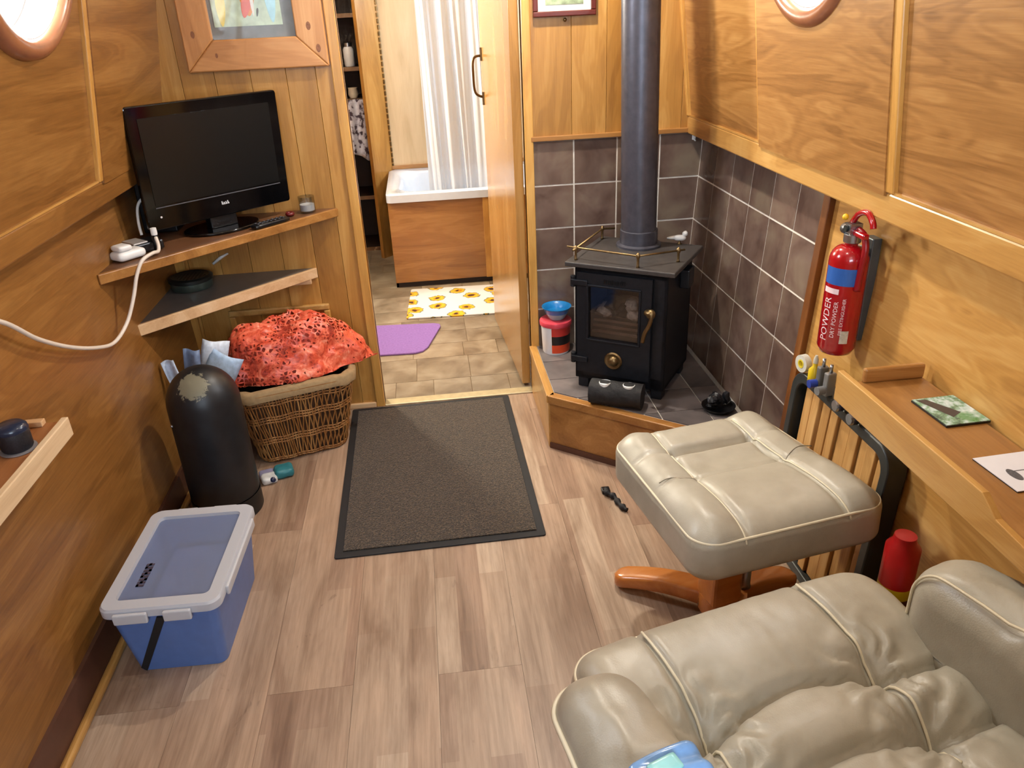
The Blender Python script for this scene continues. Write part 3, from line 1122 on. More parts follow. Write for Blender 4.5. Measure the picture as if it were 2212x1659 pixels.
# flue
fl = MB()
Mi = Matrix.Rotation(-SA, 4, 'Z')
fb = Mi @ Vector((0.665 - 0.631, 2.392 - 2.306, 0.435))
ft_ = Mi @ Vector((0.638 - 0.631, 2.392 - 2.306, 1.745))
fl.tube([fb, fb.lerp(ft_, 0.3), fb.lerp(ft_, 0.7), ft_], 0.0565, 40)
fo = fl.build('flue', flue_m, st, True, angle=40)
MB().lathe([(0.072, 0.435), (0.072, 0.442), (0.0605, 0.446), (0.0605, 0.488), (0.0570, 0.490)], 40, Matrix.Translation((fb.x, fb.y, 0))).build('flue_collar', flue_m, st, True, angle=40)
# bracket at the stove's right shoulder
MB().box(W2, W2 + 0.03, -0.01, 0.05, 0.34, 0.40).build('side_bracket', stove_m, st, bevel=0.004)
# fire bars and burnt logs inside
for k in range(4):
    MB().box(-0.10, 0.068, -0.112 + 0.006 * k, -0.104 + 0.006 * k, 0.196 + 0.017 * k, 0.205 + 0.017 * k).build('fire_bar', plain('fire_bar', (120, 100, 92), 0.6, 0.3), st, bevel=0.002)


def lump(mb, c, s, seed, n=10, amt=0.25):
    def f(u, v):
        th, ph = 2 * math.pi * u, math.pi * v
        d = Vector((math.sin(ph) * math.cos(th), math.sin(ph) * math.sin(th), math.cos(ph)))
        k = 1 + amt * noise.noise(d * 1.7 + Vector((seed * 3.1, seed * 1.7, seed)))
        return Vector((c[0] + d.x * s[0] * k, c[1] + d.y * s[1] * k, c[2] + d.z * s[2] * k))
    mb.grid(f, n, n // 2 + 1, True, False)


for k, (lx, lz, s) in enumerate(((-0.062, 0.262, 0.034), (-0.015, 0.270, 0.036), (0.035, 0.264, 0.033), (-0.038, 0.285, 0.026), (0.022, 0.288, 0.028))):
    q = MB()
    lump(q, (lx, -0.07, lz), (s, 0.045, 0.02), k + 2, 16, 0.5)
    q.build('ember_lump', ash_m if k % 2 == 0 else char_m, st, True)
MB().box(-0.118, 0.118, -0.09, 0.1, 0.14, 0.255).build('ash_bed', char_m, st)

# tealight log in front of the stove
tl = thing('tealight_log', 'blackened log with two white tealights lying before the stove', 'candle holder', (0.533, 2.118, HZ), R(-27))
Ml = Matrix.Translation((0, 0, 0.041)) @ Matrix.Rotation(R(90), 4, 'Y')


def logf(u, v):
    an = 2 * math.pi * v
    x_ = -0.083 + 0.166 * u
    r_ = 0.040 * (1 + 0.07 * noise.noise(Vector((x_ * 30, math.cos(an) * 2, math.sin(an) * 2))))
    return Vector((x_, r_ * math.cos(an), 0.041 + r_ * math.sin(an)))


lg = MB()
lg.grid(logf, 24, 28, False, True)
nv = 28
lg.f.append(tuple(range(nv)))
lg.f.append(tuple(24 * nv + j for j in reversed(range(nv))))
lg.build('bark', char_m, tl, True, angle=50)
for x in (-0.036, 0.040):
    MB().lathe([(0.019, 0.068), (0.019, 0.080), (0.0175, 0.081), (0.017, 0.078), (0.0001, 0.0775)], 24, Matrix.Translation((x, -0.006, 0))).build('tealight', wax, tl, True, angle=40)

# bucket and bowl
bk = thing('plastic_tub', 'white and red plastic tub with a pink lid beside the stove', 'tub', (0.418, 2.585, HZ))
MB().lathe([(0.0001, 0.0), (0.047, 0.0), (0.049, 0.004), (0.0535, 0.118), (0.0001, 0.118)], 40).build('tub_body', plain('tub_white', (236, 236, 238), 0.35, var=0.02), bk, True, angle=40)
a0, a1 = R(-116), R(4)
for (za, zb, mt_) in ((0.008, 0.040, plain('tub_orange', (222, 74, 36), 0.4)), (0.040, 0.074, plain('tub_black', (26, 18, 18), 0.4)), (0.074, 0.106, plain('tub_red', (206, 56, 48), 0.4))):
    ra, rb_ = 0.0492 + 0.0045 * za / 0.118 + 0.0008, 0.0492 + 0.0045 * zb / 0.118 + 0.0008
    MB().lathe([(ra, za), (rb_, zb)], 24, None, False, False, a0, a1).build('label_band', mt_, bk, True)
MB().lathe([(0.052, 0.106), (0.058, 0.108), (0.059, 0.118), (0.057, 0.124), (0.050, 0.126), (0.0001, 0.124)], 40).build('lid', plain('tub_lid', (214, 70, 84), 0.3), bk, True, angle=50)
bw = MB().lathe([(0.0001, 0.0), (0.028, 0.0), (0.032, 0.004), (0.050, 0.040), (0.054, 0.044), (0.050, 0.044), (0.030, 0.008), (0.0001, 0.006)], 40)
bo = thing('blue_bowl', 'small blue plastic bowl standing on the tub lid by the stove', 'bowl', (0.423, 2.588, HZ + 0.1262))
MB().lathe([(0.0001, 0.0), (0.026, 0.0), (0.031, 0.006), (0.041, 0.024), (0.039, 0.024), (0.028, 0.008), (0.0001, 0.006)], 40).build('lower_bowl', plain('bowl_pale', (150, 196, 196), 0.35), bo, True, angle=50)
MB().lathe([(0.0395, 0.0242), (0.0415, 0.0242), (0.050, 0.042), (0.0535, 0.045), (0.0535, 0.047), (0.048, 0.045), (0.0385, 0.026), (0.0001, 0.0245)], 40).build('upper_bowl', plain('bowl_blue', (28, 126, 190), 0.3), bo, True, angle=50)

# coal dish at the foot of the tiles
cd = thing('coal_dish', 'small black dish of coal lumps on the hearth by the tiled wall', 'dish', (0.835, 2.03, HZ))
MB().lathe([(0.0001, 0.0), (0.040, 0.0), (0.050, 0.012), (0.052, 0.016), (0.048, 0.014), (0.038, 0.004), (0.0001, 0.004)], 32).build('dish', black_p, cd, True, angle=50)
rc = random.Random(8)
for k in range(9):
    q = MB()
    an, rr_ = rc.uniform(0, 6.28), rc.uniform(0.0, 0.030)
    lump(q, (rr_ * math.cos(an), rr_ * math.sin(an), 0.018 + 0.012 * (k % 3)), (rc.uniform(0.012, 0.019), rc.uniform(0.010, 0.016), rc.uniform(0.010, 0.022)), k, 9, 0.6)
    q.build('coal_lump', plain('coal', (30, 30, 34), 0.35, var=0.5, scale=80), cd)

# small white ornament on the back of the stove plate
wo = thing('white_ornament', 'small white bird-shaped ornament at the back of the stove plate', 'ornament', (0.795, 2.372, HZ + 0.4352), R(-20))
q = MB()
lump(q, (0, 0, 0.020), (0.021, 0.010, 0.010), 3, 16, 0.1)
lump(q, (0.017, 0, 0.034), (0.009, 0.008, 0.009), 4, 14, 0.1)
q.build('bird_body', wax, wo, True)
MB().lathe([(0.010, 0), (0.004, 0.004), (0.003, 0.014)], 12).build('stand', brass, wo, True)
MB().tube([(-0.016, 0, 0.020), (-0.040, 0, 0.018)], [0.007, 0.003], 8).build('tail', wax, wo, True)

# white hook in the tiled corner
hk = thing('cable_clip', 'tiny white plastic clip under the rail in the tiled corner', 'clip', (0.915, FY - 0.012, 0.915))
MB().box(-0.006, 0.006, -0.004, 0.0035, -0.004, 0.012).build('clip_body', white_p, hk, bevel=0.002)
MB().tube([(0, -0.004, 0.0), (0, -0.009, -0.004), (0.004, -0.010, -0.006)], 0.0025, 6).build('clip_arm', white_p, hk, True)

# ------------------------------------------------------------------ mats
dm = thing('door_mat', 'brown ribbed doormat with a black rubber border before the doorway', 'doormat', (-0.056, 2.184, 0.0), R(0.6))
MB().prism(rrect(0.592, 0.885, 0.008), 0.0005, 0.005).build('rubber_border', black_r, dm, bevel=0.0015)
MB().box(-0.272, 0.272, -0.418, 0.418, 0.005, 0.009).build('pile', pile_m, dm, bevel=0.001)
sm = MB().prism(rrect(0.47, 0.43, 0.012), 0.0005, 0.008).build('sunflower_mat', flower_m, None, bevel=0.002, loc=(0.085, 3.735, 0), rotz=R(-3))
tag(sm, 'white bath mat printed with yellow sunflowers before the bath', 'bath mat')
pmat = MB().prism([(-0.62, 3.13), (-0.12, 3.105), (-0.085, 3.12), (-0.062, 3.16), (0.0, 3.39), (-0.002, 3.425), (-0.03, 3.44), (-0.62, 3.50)], 0.0005, 0.009).build('purple_mat', purple_m, None, bevel=0.003)
tag(pmat, 'plain purple mat with cut corners on the passage floor', 'bath mat')

# ------------------------------------------------------------------ bath and curtain
bt = thing('bathtub', 'white bath with an oak side panel across the end of the passage', 'bathtub', (-0.215, 4.0, 0))
MB().box(0.0, 1.1, 0.012, 0.03, 0.03, 0.465).build('side_panel', oak_x, bt, bevel=0.002)
MB().box(0.0, 1.1, 0.03, 0.05, 0.0, 0.03).build('plinth', dark_in, bt)
MB().box(0.49, 0.535, 0.004, 0.012, 0.03, 0.465).build('panel_strip', oak_trim_v, bt, bevel=0.001)
MB().box(0.0, 0.012, 0.03, 0.69, 0.0, 0.465).build('end_panel', dark_in, bt)


def tubf(u, v):
    # v: 0 outer lip underside, then rim, then basin
    o_ = rrect(1.12, 0.70, 0.03, 6)
    i_ = rrect(1.00, 0.56, 0.12, 6)
    b2 = rrect(0.84, 0.40, 0.12, 6)
    k = min(int(u * len(o_) + 0.5), len(o_)) % len(o_)
    lv = int(v * 5 + 0.5)
    P = [(o_[k], 0.462), (o_[k], 0.500), (tuple(0.97 * c for c in o_[k]), 0.506), (i_[k], 0.500), (tuple(0.95 * c for c in i_[k]), 0.46), (b2[k], 0.14)][lv]
    return Vector((P[0][0] + 0.555, P[0][1] + 0.35, P[1]))


nq = len(rrect(1, 1, 0.1, 6))
tb = MB()
tb.grid(tubf, nq, 5, True, False)
tb.f.append(tuple(i * 6 + 5 for i in range(nq)))
tb.build('tub', white_e, bt, True, angle=60)


def curt(u, v):
    x = 0.0 + 0.43 * u
    z = 0.44 + 1.38 * v
    a = 0.024 * math.sin(u * 34 + 0.8 * math.sin(v * 3)) + 0.014 * math.sin(u * 77 + v * 2)
    a *= 0.45 + 0.2 * (1 - v) + 0.2 * math.sin(u * 9 + v)
    return Vector((x + 0.010 * math.sin(u * 20 + v * 2) - 0.012 * (1 - v) + 0.02 * (1 - v), 4.135 + a, z))


cu = thing('shower_curtain', 'translucent white shower curtain hanging inside the bath', 'curtain', (0.2, 4.1, 1.82))
q = MB()
q.grid(curt, 120, 24)
q.v = [(p[0] - 0.2, p[1] - 4.1, p[2] - 1.82) for p in q.v]
q.build('cloth', curtain_m, cu, True)
MB().tube([(-0.42, 0, 0.015), (0.66, 0, 0.015)], 0.008, 12).build('curtain_rod', steel, cu, True)

# shelves in the passage
su = thing('shelf_unit', 'tall dark shelf unit at the far end of the passage', 'shelves', (-0.85, 4.80, 0))
MB().box(0.0, 0.55, 0.30, 0.32, 0.0, 1.85).build('back_board', dark_in, su)
MB().box(0.0, 0.02, 0.0, 0.30, 0.0, 1.85).box(0.53, 0.55, 0.0, 0.30, 0.0, 1.85).build('upright', dark_in, su)
for z in (0.02, 0.34, 0.62, 0.90, 1.07, 1.345, 1.6):
    MB().box(0.02, 0.53, 0.0, 0.30, z - 0.018, z).build('shelf_board', dark_in, su)
    MB().box(0.0, 0.55, -0.006, 0.0, z - 0.02, z + 0.002).build('edge_strip', plain('shelf_edge', (120, 88, 56), 0.5), su)
wj = thing('white_jar', 'small white jar on the upper passage shelf', 'jar', (-0.385, 4.88, 1.0702))
MB().lathe([(0.0001, 0), (0.028, 0), (0.03, 0.008), (0.03, 0.09), (0.022, 0.105), (0.0001, 0.105)], 24).build('jar_body', white_p, wj, True, angle=40)
MB().lathe([(0.023, 0.1052), (0.023, 0.125), (0.0001, 0.125)], 24).build('jar_lid', steel, wj, True, angle=40)
wj2 = thing('cream_pot', 'little cream pot on the middle passage shelf', 'pot', (-0.385, 4.86, 0.9002))
MB().lathe([(0.0001, 0), (0.022, 0), (0.030, 0.02), (0.026, 0.05), (0.028, 0.056), (0.024, 0.05), (0.0001, 0.01)], 24).build('pot_body', cream, wj2, True, angle=60)


def spots():
    mt, nt, b, o = new_mat('spotted_cloth')
    f = noise_tex(nt, coords(nt), 26, 3)
    nt.links.new(ramp(nt, f, [(0.42, lin((70, 56, 66))), (0.5, lin((196, 196, 210))), (0.7, lin((222, 224, 232)))]), b.inputs['Base Color'])
    b.inputs['Roughness'].default_value = 0.9
    return mt


def clothf(u, v):
    x = -0.11 + 0.17 * u
    return Vector((x + 0.02 * v, 0.02 * math.sin(u * 14 + v) - 0.05 * (1 - v) * (0.6 + 0.4 * math.sin(u * 5)), -0.36 * (1 - v) * (0.7 + 0.3 * u)))


cl = thing('patterned_cloth', 'white cloth with dark spots draped from the passage shelf', 'cloth', (-0.36, 4.762, 0.90))
MB().grid(clothf, 24, 14).build('folds', spots(), cl, True)
md = cl.children[0].modifiers.new('thick', 'SOLIDIFY')
md.thickness = 0.004

# ------------------------------------------------------------------ corner shelves with the television
ts = thing('corner_shelf', 'upper oak corner shelf carrying the television', 'shelf', (-0.6, 2.35, 0.762))
tri = [(-0.884, 2.052), (-0.313, FY - 0.006), (-0.884, FY - 0.006)]
MB().prism(rel(tri, (-0.6, 2.35)), -0.022, -0.001).build('board', plain('shelf_top_worn', (108, 72, 46), 0.4, var=0.2, scale=14), ts)
du = Vector((0.571, 0.592, 0)).normalized()
an = math.atan2(du.y, du.x)
Ms = Matrix.Translation((-0.884 + 0.6, 2.052 - 2.35, 0)) @ Matrix.Rotation(an, 4, 'Z')
MB().box(0.0, 0.818, -0.012, 0.0, -0.027, 0.0, Ms).build('front_edge', oak_x, ts, bevel=0.002)
ls = thing('lower_corner_shelf', 'lower grey corner shelf with a pale bare wood edge', 'shelf', (-0.65, 2.45, 0.56))
tri = [(-0.886, 2.20), (-0.418, FY - 0.006), (-0.886, FY - 0.006)]
MB().prism(rel(tri, (-0.65, 2.45)), -0.03, -0.001).build('board', grey_lam, ls)
du2 = Vector((0.468, 0.444, 0)).normalized()
an2 = math.atan2(du2.y, du2.x)
Ms2 = Matrix.Translation((-0.886 + 0.65, 2.20 - 2.45, 0)) @ Matrix.Rotation(an2, 4, 'Z')
MB().box(0.0, 0.648, -0.012, 0.0, -0.034, 0.0, Ms2).build('front_edge', palewood_x, ls, bevel=0.002)
MB().box(0.0, 0.02, 0.0, 0.16, -0.05, -0.0302, Matrix.Translation((-0.886 + 0.652, 2.28 - 2.45, 0))).build('bearer', palewood, ls, bevel=0.002)
MB().box(-0.02, 0.22, -0.026, -0.008, -0.05, -0.0302, Matrix.Translation((-0.65 + 0.65, 2.64 - 2.45, 0))).build('bearer', palewood_x, ls, bevel=0.002)

TA = R(41.2)
tv = thing('television', 'black flat television on its stand on the upper corner shelf', 'television', (-0.629, 2.448, 0.762), TA)
Tt = Matrix.Translation((0, 0, 0.043)) @ Matrix.Rotation(R(2.9), 4, 'X')
TW, TH = 0.470, 0.342
q = MB()
q.prism(rrect(TW, TH, 0.008, 3), 0, 0.018, Tt @ Matrix.Translation((0, 0.018, TH / 2)) @ Matrix.Rotation(R(90), 4, 'X'))
tvb = q.build('casing', black_g, tv, bevel=0.003)
MB().prism(rrect(TW * 0.66, TH * 0.66, 0.03, 4), 0, 0.035, Tt @ Matrix.Translation((0.04, 0.052, TH / 2)) @ Matrix.Rotation(R(90), 4, 'X')).build('back_bulge', black_p, tv, bevel=0.006)
MB().prism(rrect(TW - 0.062, TH - 0.102, 0.002, 2), 0, 0.0012, Tt @ Matrix.Translation((0, -0.0002, TH / 2 + 0.018)) @ Matrix.Rotation(R(90), 4, 'X')).build('screen', plain('dark_screen', (16, 18, 19), 0.22, var=0.03), tv)
MB().box(-TW / 2 + 0.03, TW / 2 - 0.03, -0.0022, 0.0, 0.062, 0.0645, Tt).build('screen_edge', plain('grey_line', (86, 86, 92), 0.4), tv)
lgq = MB()
x = -0.004
for wd, hh in ((0.007, 0.010), (0.006, 0.007), (0.006, 0.008), (0.007, 0.010)):
    lgq.box(x, x + wd * 0.8, -0.0016, 0.0, 0.034, 0.034 + hh * 0.45, Tt).box(x, x + wd * 0.45, -0.0016, 0.0, 0.034, 0.034 + hh, Tt)
    x += wd
lgq.build('badge', plain('badge_silver', (214, 216, 220), 0.3), tv)
MB().lathe([(0.0001, 0), (0.003, 0), (0.003, 0.002), (0.0001, 0.002)], 10, Tt @ Matrix.Translation((-TW / 2 + 0.04, -0.0001, 0.036)) @ Matrix.Rotation(R(90), 4, 'X')).build('power_light', plain('led_white', (220, 220, 220), 0.3), tv)
MB().box(-0.045, 0.045, 0.01, 0.045, 0.008, 0.07).build('stand_neck', black_p, tv, bevel=0.004)
MB().prism([(0.12 * math.cos(a) * 1.0, 0.03 + 0.085 * math.sin(a)) for a in [2 * math.pi * i / 40 for i in range(40)]], 0.0005, 0.009).build('stand_base', black_g, tv, True, bevel=0.003, angle=40)

SHZ = 0.7625
# white charger, black box and plug beside the television
ch = thing('white_adaptor', 'rounded white plug adaptor at the left end of the upper corner shelf', 'adaptor', (-0.842, 2.185, SHZ), R(52))
MB().rbox(0.085, 0.055, 0.026, 0.012, 8, None, Matrix.Translation((0, 0, 0.0135))).build('body', white_p, ch, True)
MB().rbox(0.040, 0.046, 0.016, 0.007, 6, None, Matrix.Translation((-0.014, 0, 0.0345))).build('cap', white_p, ch, True)
bb = thing('black_aerial_box', 'flat black signal box behind the white adaptor', 'signal box', (-0.826, 2.268, SHZ), R(46))
MB().box(-0.045, 0.045, -0.035, 0.035, 0, 0.026).build('body', black_p, bb, bevel=0.004)
MB().box(-0.043, 0.0, -0.033, 0.033, 0.0262, 0.031).build('silver_panel', plain('box_silver', (176, 172, 168), 0.4, 0.3), bb, bevel=0.002)
wires = [('white_lead', [(-0.838, 2.31, 0.795), (-0.845, 2.33, 0.83), (-0.842, 2.355, 0.875), (-0.815, 2.385, 0.90)], 0.0042, 'short white lead curling from the signal box to behind the television', 'cable', white_p)]
for nm_, pts, r_, lb, ct, mt_ in wires:
    tag(MB().tube(smooth_path(pts, 8), r_, 8).build(nm_, mt_, None, True), lb, ct)
pl = thing('aerial_plug', 'white and black plug standing by the left edge of the television', 'plug', (-0.786, 2.262, SHZ), R(30))
MB().lathe([(0.0001, 0), (0.011, 0), (0.012, 0.004), (0.011, 0.034), (0.007, 0.042)], 16).build('plug_body', black_p, pl, True, angle=40)
MB().lathe([(0.0085, 0.0425), (0.009, 0.050), (0.0085, 0.062), (0.0001, 0.064)], 16).build('plug_tip', white_p, pl, True, angle=40)
cab = [(-0.780, 2.250, 0.800), (-0.772, 2.232, 0.782), (-0.770, 2.212, 0.770), (-0.775, 2.180, 0.774), (-0.79, 2.135, 0.768), (-0.805, 2.11, 0.735), (-0.82, 2.085, 0.68), (-0.838, 2.045, 0.625), (-0.851, 1.97, 0.601), (-0.852, 1.87, 0.628), (-0.852, 1.74, 0.685), (-0.852, 1.62, 0.755), (-0.853, 1.51, 0.838), (-0.860, 1.36, 0.905), (-0.868, 1.1, 0.925), (-0.872, 0.5, 0.926), (-0.872, -0.4, 0.926), (-0.872, -1.1, 0.926)]
tag(MB().tube(smooth_path(cab, 8), 0.0050, 10).build('white_cable', plain('cable_white', (222, 212, 200), 0.4, var=0.03), None, True), 'long white cable looping down the left wall from the upper corner shelf', 'cable')
# plain black box behind the TV in the corner
tag(MB().box(-0.05, 0.05, -0.06, 0.06, 0, 0.19).build('dark_box', black_p, None, bevel=0.004, loc=(-0.832, 2.52, SHZ)), 'black box standing in the corner behind the television', 'speaker')
jr = thing('candle_jar', 'small clear glass jar with a white candle right of the television', 'candle', (-0.402, 2.606, SHZ))
MB().lathe([(0.0001, 0), (0.024, 0), (0.026, 0.004), (0.027, 0.052), (0.025, 0.052), (0.024, 0.006), (0.0001, 0.004)], 28).build('jar', glass_pane('jar_glass', (0.86, 0.88, 0.9, 1), 0.16), jr, True, angle=40)
MB().lathe([(0.0001, 0.0045), (0.0232, 0.0065), (0.0235, 0.026), (0.0001, 0.025)], 28).build('wax', wax, jr, True, angle=40)
tag(MB().lathe([(0.007, -0.0045), (0.012, -0.0065), (0.0155, 0), (0.012, 0.0065), (0.007, 0.0045), (0.0055, 0), (0.007, -0.0045)], 24, None, False, False).build('red_ring', plain('dark_red', (96, 22, 22), 0.35), None, True, loc=(-0.455, 2.568, SHZ + 0.0067)), 'small dark red ring lying on the upper shelf by the candle jar', 'ring')
rm = thing('remote_control', 'slim black remote control lying before the television', 'remote', (-0.50, 2.462, SHZ), R(47))
MB().rbox(0.13, 0.034, 0.014, 0.006, 6, None, Matrix.Translation((0, 0, 0.0072))).build('body', black_p, rm, True)
for i in range(7):
    for j in range(2):
        MB().rbox(0.008, 0.006, 0.003, 0.0014, 2, None, Matrix.Translation((-0.05 + 0.016 * i, -0.007 + 0.014 * j, 0.015))).build('button', plain('grey_button', (70, 70, 76), 0.5), rm)

# round perforated tin on the lower shelf, white lead against the bulkhead
vt = thing('perforated_tin', 'round dark tin with a perforated lid on the lower corner shelf', 'tin', (-0.800, 2.530, 0.5602))
MB().lathe([(0.0001, 0), (0.064, 0), (0.066, 0.003), (0.066, 0.030), (0.0001, 0.030)], 40).build('tin_body', plain('tin_green', (92, 104, 96), 0.3, 0.7), vt, True, angle=40)
ld = MB().lathe([(0.067, 0.024), (0.070, 0.026), (0.070, 0.036), (0.060, 0.040), (0.055, 0.037), (0.0001, 0.037)], 40).build('tin_lid', plain('tin_dark', (40, 42, 40), 0.4, 0.6), vt, True, angle=40)
hl = MB()
for i in range(-4, 5):
    for j in range(-4, 5):
        if i * i + j * j < 17:
            hl.lathe([(0.0001, 0.0376), (0.0035, 0.0376)], 8, Matrix.Translation((i * 0.0115, j * 0.0115, 0)), False, False)
hl.build('hole_pattern', plain('hole_dark', (8, 8, 8), 0.8), ld)['kind'] = 'stuff'
tag(MB().tube([(-0.748, FY - 0.022, 0.604), (-0.72, FY - 0.016, 0.622), (-0.694, FY - 0.012, 0.634)], [0.0045, 0.0055, 0.003], 8).build('white_wire_end', white_p, None, True), 'short white wire end sticking from the bulkhead between the corner shelves', 'wire')

# ------------------------------------------------------------------ pictures on the bulkhead
pf = thing('pine_picture', 'painting in a wide knotty pine frame on the bulkhead above the television', 'picture', (-0.482, FY - 0.005, 1.204))
FW, FH, FT = 0.424, 0.60, 0.088


def member(poly, mt_):
    return MB().prism(poly, 0, 0.02, Matrix(((1, 0, 0, 0), (0, 0, -1, 0), (0, 1, 0, 0), (0, 0, 0, 1)))).build('frame_member', mt_, pf, bevel=0.004)


a = FW / 2
member([(-a, 0), (a, 0), (a - FT, FT), (-a + FT, FT)], pine)
member([(-a, FH), (-a + FT, FH - FT), (a - FT, FH - FT), (a, FH)], pine)
member([(-a, 0), (-a + FT, FT), (-a + FT, FH - FT), (-a, FH)], pine_v)
member([(a, 0), (a, FH), (a - FT, FH - FT), (a - FT, FT)], pine_v)
for (kx, kz, s) in ((-0.178, 0.105, 0.006), (0.165, 0.115, 0.007), (0.186, 0.052, 0.007), (-0.12, 0.045, 0.004)):
    MB().lathe([(0.0001, 0), (s, 0)], 14, Matrix.Translation((kx, -0.0203, kz)) @ Matrix.Scale(1.7, 4, (0, 0, 1)) @ Matrix.Rotation(R(90), 4, 'X'), False, False).build('knot', plain('knot_brown', (136, 86, 54), 0.5, var=0.3, scale=200), pf)
Mp = Matrix(((1, 0, 0, 0), (0, 0, -1, 0), (0, 1, 0, 0), (0, 0, 0, 1)))
ai = a - FT
MB().box(-ai, ai, -0.006, -0.002, FT, FH - FT).build('mount', plain('grey_mount', (128, 132, 130), 0.8), pf)
pic = MB().box(-ai + 0.012, ai - 0.035, -0.0075, -0.006, FT + 0.034, FH - FT - 0.03).build('painting', plain('pale_green_wash', (196, 216, 190), 0.7, var=0.25, scale=22), pf)


def petal(cx, cz, w_, h_, ang_, mt_, nm_='paint_stroke', d=0.0078):
    M = Matrix.Translation((cx, -d, cz)) @ Matrix.Rotation(ang_, 4, 'Y')
    pts = [(w_ * math.sin(2 * math.pi * i / 20) * (0.5 + 0.5 * math.cos(math.pi * i / 20) ** 2), h_ * math.cos(2 * math.pi * i / 20)) for i in range(20)]
    MB().add([M @ Vector((x_, 0, z_)) for x_, z_ in pts], [tuple(range(20))]).build(nm_, mt_, pic)


petal(-0.005, FT + 0.115, 0.030, 0.055, 0.0, plain('paint_orange', (226, 140, 60), 0.6), d=0.0079)
petal(-0.012, FT + 0.085, 0.018, 0.03, 0.3, plain('paint_red', (224, 104, 74), 0.6), d=0.0081)
petal(0.008, FT + 0.09, 0.006, 0.032, 0.0, plain('paint_white', (240, 236, 224), 0.6), d=0.0083)
petal(0.02, FT + 0.07, 0.004, 0.012, 0.2, plain('paint_dark', (88, 84, 70), 0.6), d=0.0083)
petal(-0.085, FT + 0.085, 0.018, 0.05, 0.05, plain('paint_yellow', (240, 226, 130), 0.6), d=0.0083)
petal(0.062, FT + 0.11, 0.022, 0.07, 0.0, plain('paint_sky', (176, 224, 236), 0.6), d=0.0079)
MB().box(-ai, ai, -0.0105, -0.0095, FT, FH - FT).build('glazing', glass_pane('picture_glass', (1, 1, 1, 1), 0.05), pf)

p2 = thing('small_picture', 'small picture in a dark red frame on the bulkhead left of the flue', 'picture', (0.472, FY - 0.006, 1.311))
for a_, b_, c, d in ((-0.1, 0.1, 0, 0.016), (-0.1, 0.1, 0.244, 0.26), (-0.1, -0.084, 0.016, 0.244), (0.084, 0.1, 0.016, 0.244)):
    MB().box(a_, b_, -0.016, 0.0, c, d).build('frame_member', plain('dark_red_wood', (92, 34, 24), 0.3, coat=0.3), p2, bevel=0.003)
MB().box(-0.084, 0.084, -0.006, -0.001, 0.016, 0.244).build('mount', plain('mount_cream', (222, 224, 208), 0.7), p2)
MB().box(-0.06, 0.06, -0.0075, -0.0062, 0.034, 0.22).build('print', plain('print_green', (150, 164, 130), 0.7, var=0.4, scale=40), p2)
MB().lathe([(0.0001, 0), (0.005, 0.001), (0.006, 0.005), (0.0001, 0.008)], 12, Matrix.Translation((0.002, -0.001, -0.010)) @ Matrix.Rotation(R(90), 4, 'X')).build('hanging_stud', brass, p2, True)

# ------------------------------------------------------------------ left corner: canister, basket, netting, packs
def can_mat():
    mt, nt, b, o = new_mat('black_canister')
    v = coords(nt)
    f = noise_tex(nt, v, 30, 4)
    col = ramp(nt, f, [(0.3, lin((16, 18, 22))), (0.7, lin((26, 29, 34)))])
    vd = N(nt, 'ShaderNodeVectorMath', operation='DISTANCE')
    nt.links.new(v, vd.inputs[0])
    vd.inputs[1].default_value = (0.0, -0.066, 0.452)
    pa = N(nt, 'ShaderNodeMath', operation='MULTIPLY_ADD')
    nt.links.new(noise_tex(nt, v, 70, 4, 0.7), pa.inputs[0])
    pa.inputs[1].default_value = -0.075
    nt.links.new(vd.outputs['Value'], pa.inputs[2])
    worn = ramp(nt, pa.outputs[0], [(0.0, (0.85, 0.85, 0.85, 1)), (0.004, (0, 0, 0, 1))])
    col = mixc(nt, worn, col, lin((128, 124, 104)))
    nt.links.new(col, b.inputs['Base Color'])
    b.inputs['Roughness'].default_value = 0.42
    bump(nt, b, f, 0.05, 0.002)
    return mt


cn = thing('black_canister', 'black domed cylinder with a worn top standing by the left wall', 'canister', (-0.690, 2.045, 0))
prof = [(0.0001, 0.001), (0.099, 0.001), (0.101, 0.006), (0.101, 0.066)]
prof2 = [(0.0985, 0.066), (0.100, 0.072), (0.100, 0.37)]
for i in range(1, 13):
    an = R(90 * i / 12)
    prof2.append((max(0.100 * math.cos(an), 0.0001), 0.37 + 0.108 * math.sin(an)))
MB().lathe(prof, 56, None, True, False).build('foot_ring', plain('black_base', (14, 15, 18), 0.45), cn, True, angle=40)
MB().lathe(prof2, 56, None, False, False).build('shell', can_mat(), cn, True, angle=60)
MB().lathe([(0.003, -0.002), (0.005, 0.0), (0.003, 0.004), (0.0001, 0.005)], 10, Matrix.Translation((-0.082, -0.058, 0.33)) @ Matrix.Rotation(R(-125), 4, 'Z') @ Matrix.Rotation(R(90), 4, 'Y')).build('rivet', steel, cn, True)

BA = R(16.8)
bkt = thing('wicker_basket', 'brown wicker basket with a beige lining by the bulkhead', 'basket', (-0.520, 2.425, 0), BA)
BH = 0.285


def bring(t, off=0.0, n=7):
    """Outline of the basket at height fraction t."""
    w_, d_ = 0.285 + 0.105 * t + off * 2, 0.205 + 0.075 * t + off * 2
    return rrect(w_, d_, 0.05 + 0.02 * t, n)


def along(outline, s):
    P = outline + outline[:1]
    ln = [math.dist(P[i], P[i + 1]) for i in range(len(P) - 1)]
    tot = sum(ln)
    d = (s % 1.0) * tot
    for i, l_ in enumerate(ln):
        if d <= l_:
            k = d / max(l_, 1e-9)
            return (P[i][0] + (P[i + 1][0] - P[i][0]) * k, P[i][1] + (P[i + 1][1] - P[i][1]) * k)
        d -= l_
    return P[0]


